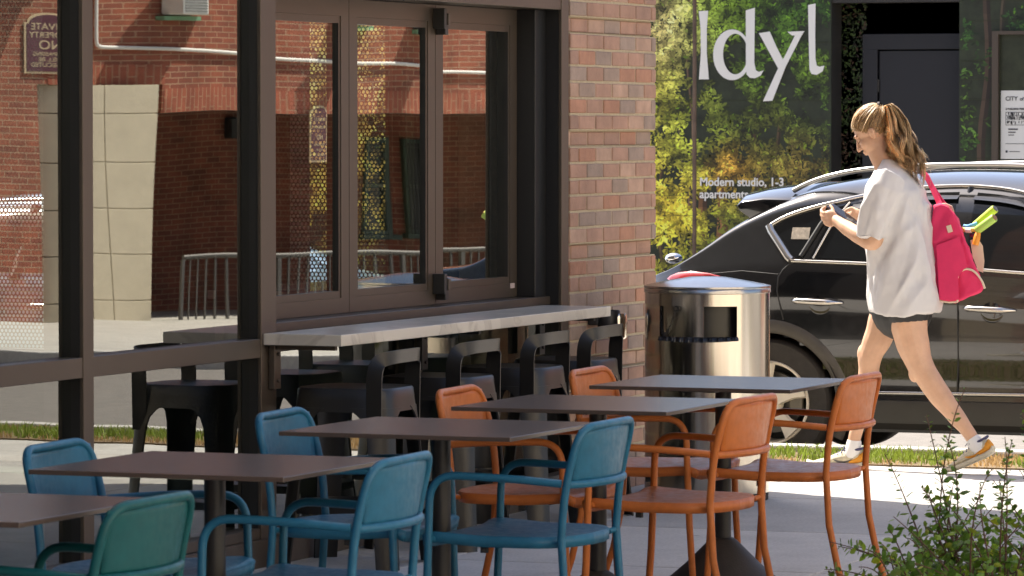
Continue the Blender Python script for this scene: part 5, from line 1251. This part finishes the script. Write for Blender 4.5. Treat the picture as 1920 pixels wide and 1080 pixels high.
me = bagb.data; co = np.empty(len(me.vertices) * 3); me.vertices.foreach_get('co', co); co = co.reshape(-1, 3); no = np.empty(len(me.vertices) * 3); me.vertices.foreach_get('normal', no); no = no.reshape(-1, 3)
for i in range(len(co)): co[i] += no[i] * ((.014 * mnoise.noise(Vector(co[i]) * 8) + .010 * (.4 - abs(mnoise.noise(Vector((co[i][0] * 6, co[i][1] * 13 + co[i][2] * 9, co[i][2] * 5)))) * 1.6)) + .004 * mnoise.noise(Vector(co[i]) * 26))
me.vertices.foreach_set('co', co.reshape(-1)); me.update()
uf = UB0 - .012
m = MB(); arc = rounded([pu(1796, 566, uf), pu(1794, 520, uf), pu(1806, 503, uf), pu(1826, 506, uf), pu(1842, 526, uf), pu(1847, 541, uf)], .03, 6); m.tube(arc, .0055, 8); put(m, 'piping', cream, t_, smooth=60)
m = MB(); m.tube([pu(1763, 564, uf), pu(1780, 567, uf), pu(1796, 566, uf)], .0045, 8); put(m, 'piping', cream, t_, smooth=60)
m = MB()                                 # the outer pocket, a flap of canvas with its own shadowed mouth
pk = [(1758, 462), (1797, 447), (1806, 470), (1812, 500), (1806, 503), (1795, 519), (1796, 560), (1764, 560)]
vs = [pu(x, y, uf - .010) for x, y in pk] + [pu(x, y, uf + .02) for x, y in pk]; n = len(pk)
m.add(vs, [tuple(range(n)), tuple(range(n, 2 * n))[::-1]] + [(i, (i + 1) % n, n + (i + 1) % n, n + i) for i in range(n)]); put(m, 'pocket', pink, t_, bevel=.006)
m = MB(); vs = [pu(x, y, uf - .002) for x, y in ((1774, 424), (1783, 421), (1787, 434), (1778, 437))] + [pu(x, y, uf + .012) for x, y in ((1774, 424), (1783, 421), (1787, 434), (1778, 437))]
m.add(vs, [(0, 1, 2, 3), (7, 6, 5, 4)] + [(i, (i + 1) % 4, 4 + (i + 1) % 4, 4 + i) for i in range(4)]); put(m, 'leather_label', cream, t_)
def strap(pts, wd, nm, mt_):
    m = MB(); rings = []
    for i, p in enumerate(pts):
        T_ = (pts[min(i + 1, len(pts) - 1)] - pts[max(i - 1, 0)]).normalized(); X = Vector((.5, .85, 0)); X = (X - T_ * X.dot(T_)).normalized(); Nn = T_.cross(X)
        rings.append([p + X * wd + Nn * .003, p - X * wd + Nn * .003, p - X * wd - Nn * .003, p + X * wd - Nn * .003])
    m.loft(rings); return put(m, nm, mt_, t_, bevel=.001, bseg=1)
strap([pu(1728, 322, UP + .17), pu(1738, 332, UP + .15), pu(1748, 352, UP + .13), pu(1760, 378, UP + .10), pu(1770, 402, UP + .06), pu(1775, 418, UP + .045)], .016, 'strap', pink)
strap([pu(1728, 322, UP + .19), pu(1742, 340, UP + .20), pu(1762, 372, UP + .21), pu(1782, 398, UP + .20)], .016, 'strap', pink)
m = MB(); vs_ = [(1822, 452), (1832, 448), (1841, 462), (1844, 490), (1842, 508), (1836, 506), (1826, 480)]; n = len(vs_)
m.add([pu(x, y, UB0 + .06) for x, y in vs_] + [pu(x, y, UB1) for x, y in vs_], [tuple(range(n)), tuple(range(n, 2 * n))[::-1]] + [(i, (i + 1) % n, n + (i + 1) % n, n + i) for i in range(n)]); put(m, 'side_panel', cream, t_, bevel=.006)
m = MB(); vs_ = [(1772, 380), (1786, 386), (1790, 398), (1774, 400), (1762, 392), (1762, 382)]
m.loft([[pu(x, y, u) for x, y in vs_] for u in (UB0 + .03, UB1 + .01)]); put(m, 'bag_lining', pm('pale_floral_lining', (.62, .42, .34), .8, var=.5, vscale=40), t_, bevel=.005)
# the things sticking out of it
def cyl(name, lab, cat, p, q, r, cm, endc, grp=None):
    o = thing(name, p, lab, cat, grp); m = MB(); m.tube([p, p.lerp(q, .03), p.lerp(q, .97), q], [r * .92, r, r, r * .92], 20); put(m, 'wrapper', cm, o, smooth=40)
    d_ = (q - p).normalized(); m = MB(); m.tube([q - d_ * .002, q + d_ * .003], r * .72, 18); put(m, 'end', endc, o, smooth=40)
lime = pm('lime_green', (.50, .62, .06), .45); limeb = pm('light_green', (.36, .56, .10), .45)
cyl('toy_tube', 'upper lime green tube with a dark end sticking out of the pink bag', 'tube', pu(1828, 424, 20.93), pu(1866, 391, 20.90), .021, lime, pm('dark_cap', (.10, .09, .08), .3))
cyl('toy_tube', 'lower green tube with a copper coloured end sticking out of the pink bag', 'tube', pu(1832, 432, 20.87), pu(1865, 408, 20.84), .021, limeb, pm('copper_cap', (.42, .20, .07), .3, metal=.6))
o = thing('blue_cord', pu(1820, 424, 20.9), 'short blue cord lying on the rim of the pink bag', 'cord'); m = MB(); m.tube([pu(1808, 424, 20.9), pu(1815, 425, 20.89), pu(1824, 422, 20.89), pu(1832, 419, 20.9)], .010, 10); put(m, 'braid', pm('sky_blue', (.12, .36, .70), .7), o, smooth=60)
o = thing('paper_roll', pu(1820, 432, 20.88), 'yellow and white roll lying across the mouth of the pink bag', 'roll'); m = MB(); m.tube([pu(1805, 430, 20.90), pu(1818, 431, 20.88), pu(1831, 430, 20.87)], .0125, 12); put(m, 'sheet', pm('yellow_paper', (.75, .55, .12), .6), o, smooth=60); m = MB(); m.tube([pu(1812, 431.5, 20.884), pu(1822, 432, 20.874)], .0132, 12); put(m, 'band', pm('white_band', (.75, .72, .68), .6), o, smooth=60)
o = thing('orange_toy', pu(1830, 452, 20.86), 'orange handle with a purple collar at the mouth of the pink bag', 'toy'); m = MB(); m.tube([pu(1834, 436, 20.87), pu(1832, 446, 20.85), pu(1829, 459, 20.85)], [.014, .017, .016], 12); put(m, 'grip', pm('bright_orange', (.75, .27, .02), .5), o, smooth=60, bevel=0); m = MB(); m.tube([pu(1821, 440, 20.88), pu(1828, 442, 20.865)], .011, 10); put(m, 'collar', pm('deep_purple', (.10, .02, .06), .5), o, smooth=60)

pu = _pu
# ================================================================== SHRUBS IN THE FOREGROUND
leafm = pm('shrub_leaf', (.05, .1, .02), .42, attr=True, trans=.40, spec=.4); stemm = pm('shrub_stem', (.11, .055, .035), .7)
m = MB(); m.box(11.2, 15.6, 1.2, 3.9, -.02, .10); tag(m.build('planting_bed', M['soil']), kind='structure')
rng = np.random.default_rng(14)
def shrub(base, tips, lab, name='shrub', extra=40, spread=.28, htop=.5):
    o = thing(name, base, lab, 'shrub', 'small leaved shrubs at the edge of the terrace'); base = Vector(base); ms, ml = MB(), MB()
    allt = [(Vector(t), True) for t in tips]
    for k in range(extra):
        a = rng.uniform(0, 6.28); r_ = spread * math.sqrt(rng.random()); allt.append((base + Vector((r_ * math.cos(a) * 1.2, r_ * math.sin(a) * 1.2, htop * rng.uniform(.45, 1.0) * (1 - .5 * (r_ / spread) ** 2))), False))
    for tip, big in allt:
        st = base + Vector((rng.normal(0, .06), rng.normal(0, .06), .05)); mid = st.lerp(tip, .5) + Vector((rng.normal(0, .03), rng.normal(0, .03), .06)) + (Vector((0, 0, .05)) if big else Vector())
        n = 14; pts = [st * (1 - t) ** 2 + mid * 2 * t * (1 - t) + tip * t * t for t in [i / n for i in range(n + 1)]]
        ms.tube(pts, [.0032 * (1 - .75 * i / n) + .0006 for i in range(n + 1)], 5)
        L_ = (tip - st).length; npair = int(L_ / .030); 
        for i in range(npair):
            t = .12 + .88 * (i + .5) / npair; s_ = t * n; j = min(n - 1, int(s_)); p = pts[j].lerp(pts[j + 1], s_ - j); ax = (pts[j + 1] - pts[j]).normalized()
            if not big and t < .25: continue
            a0 = i * 1.57 + rng.uniform(-.4, .4); sz = (.020 if t > .7 and big else .033) * rng.uniform(.65, 1.25) * (1.0 if t < .93 else .6); u_ = ax.orthogonal().normalized(); w__ = ax.cross(u_)
            for sg in (0, math.pi):
                if rng.random() < .08: continue
                dr = (u_ * math.cos(a0 + sg) + w__ * math.sin(a0 + sg) + ax * rng.uniform(.1, .7) + Vector((0, 0, rng.uniform(-.3, .35)))).normalized(); sd_ = dr.cross(ax + Vector(rng.normal(0, .3, 3))).normalized(); up_ = sd_.cross(dr)
                c = rng.uniform(.55, 1.4); yl = rng.random(); col = (.125 * c, .235 * c, .032 * c) if yl < .70 else ((.22 * c, .34 * c, .032 * c) if yl < .96 else (.32 * c, .38 * c, .03 * c))
                q = p + dr * .003; l = sz
                ml.add([q, q + dr * l * .35 + sd_ * l * .30 - up_ * l * .06, q + dr * l * .75 + sd_ * l * .24 - up_ * l * .05, q + dr * l * 1.05 - up_ * l * .14, q + dr * l * .75 - sd_ * l * .24 - up_ * l * .05, q + dr * l * .35 - sd_ * l * .30 - up_ * l * .06, q + dr * l * .5 + up_ * l * .03],
                       [(0, 1, 6), (1, 2, 6), (2, 3, 6), (3, 4, 6), (4, 5, 6), (5, 0, 6)], col)
    put(ms, 'stems', stemm, o, fix=False, smooth=60); put(ml, 'leaves', leafm, o, colour=True, fix=False)
def pt(x, y, Y):                        # a place at the distance Y
    X = (x - 960) / F * Y; return Vector((Y * cT + X * sT, Y * sT - X * cT, HC - (y - HY) * Y / F))
b1 = pt(1765, 1130, 14.2); b1.z = .08; b2 = pt(1880, 1130, 13.8); b2.z = .08; b3 = pt(1700, 1200, 13.6); b3.z = .08; b4 = pt(1960, 1130, 14.3); b4.z = .08
shrub(b1, [pt(1660, 852, 14.3), pt(1733, 915, 14.2), pt(1742, 920, 14.4), pt(1738, 778, 14.3), pt(1775, 818, 14.1), pt(1812, 726, 14.2), pt(1700, 1010, 14.0), pt(1790, 905, 14.3)], 'shrub with the longest thin stems rising before the walking woman\'s rear shoe', extra=24, spread=.36, htop=.46)
shrub(b2, [pt(1886, 820, 13.9), pt(1900, 825, 13.7), pt(1840, 905, 13.8), pt(1862, 880, 13.6), pt(1912, 880, 13.9), pt(1876, 900, 14.0)], 'dense shrub in the lower right corner of the terrace', extra=30, spread=.40, htop=.52)
shrub(b3, [pt(1655, 1022, 13.6), pt(1632, 1035, 13.5), pt(1670, 1050, 13.4), pt(1612, 1065, 13.5), pt(1740, 1035, 13.5)], 'low shrub nearest the far orange chair\'s leg, only its top in view', extra=30, spread=.34, htop=.28)
shrub(b4, [pt(1918, 770, 14.4), pt(1930, 740, 14.2), pt(1922, 870, 14.2)], 'shrub cut off by the right edge of the photo', extra=26, spread=.36, htop=.52)
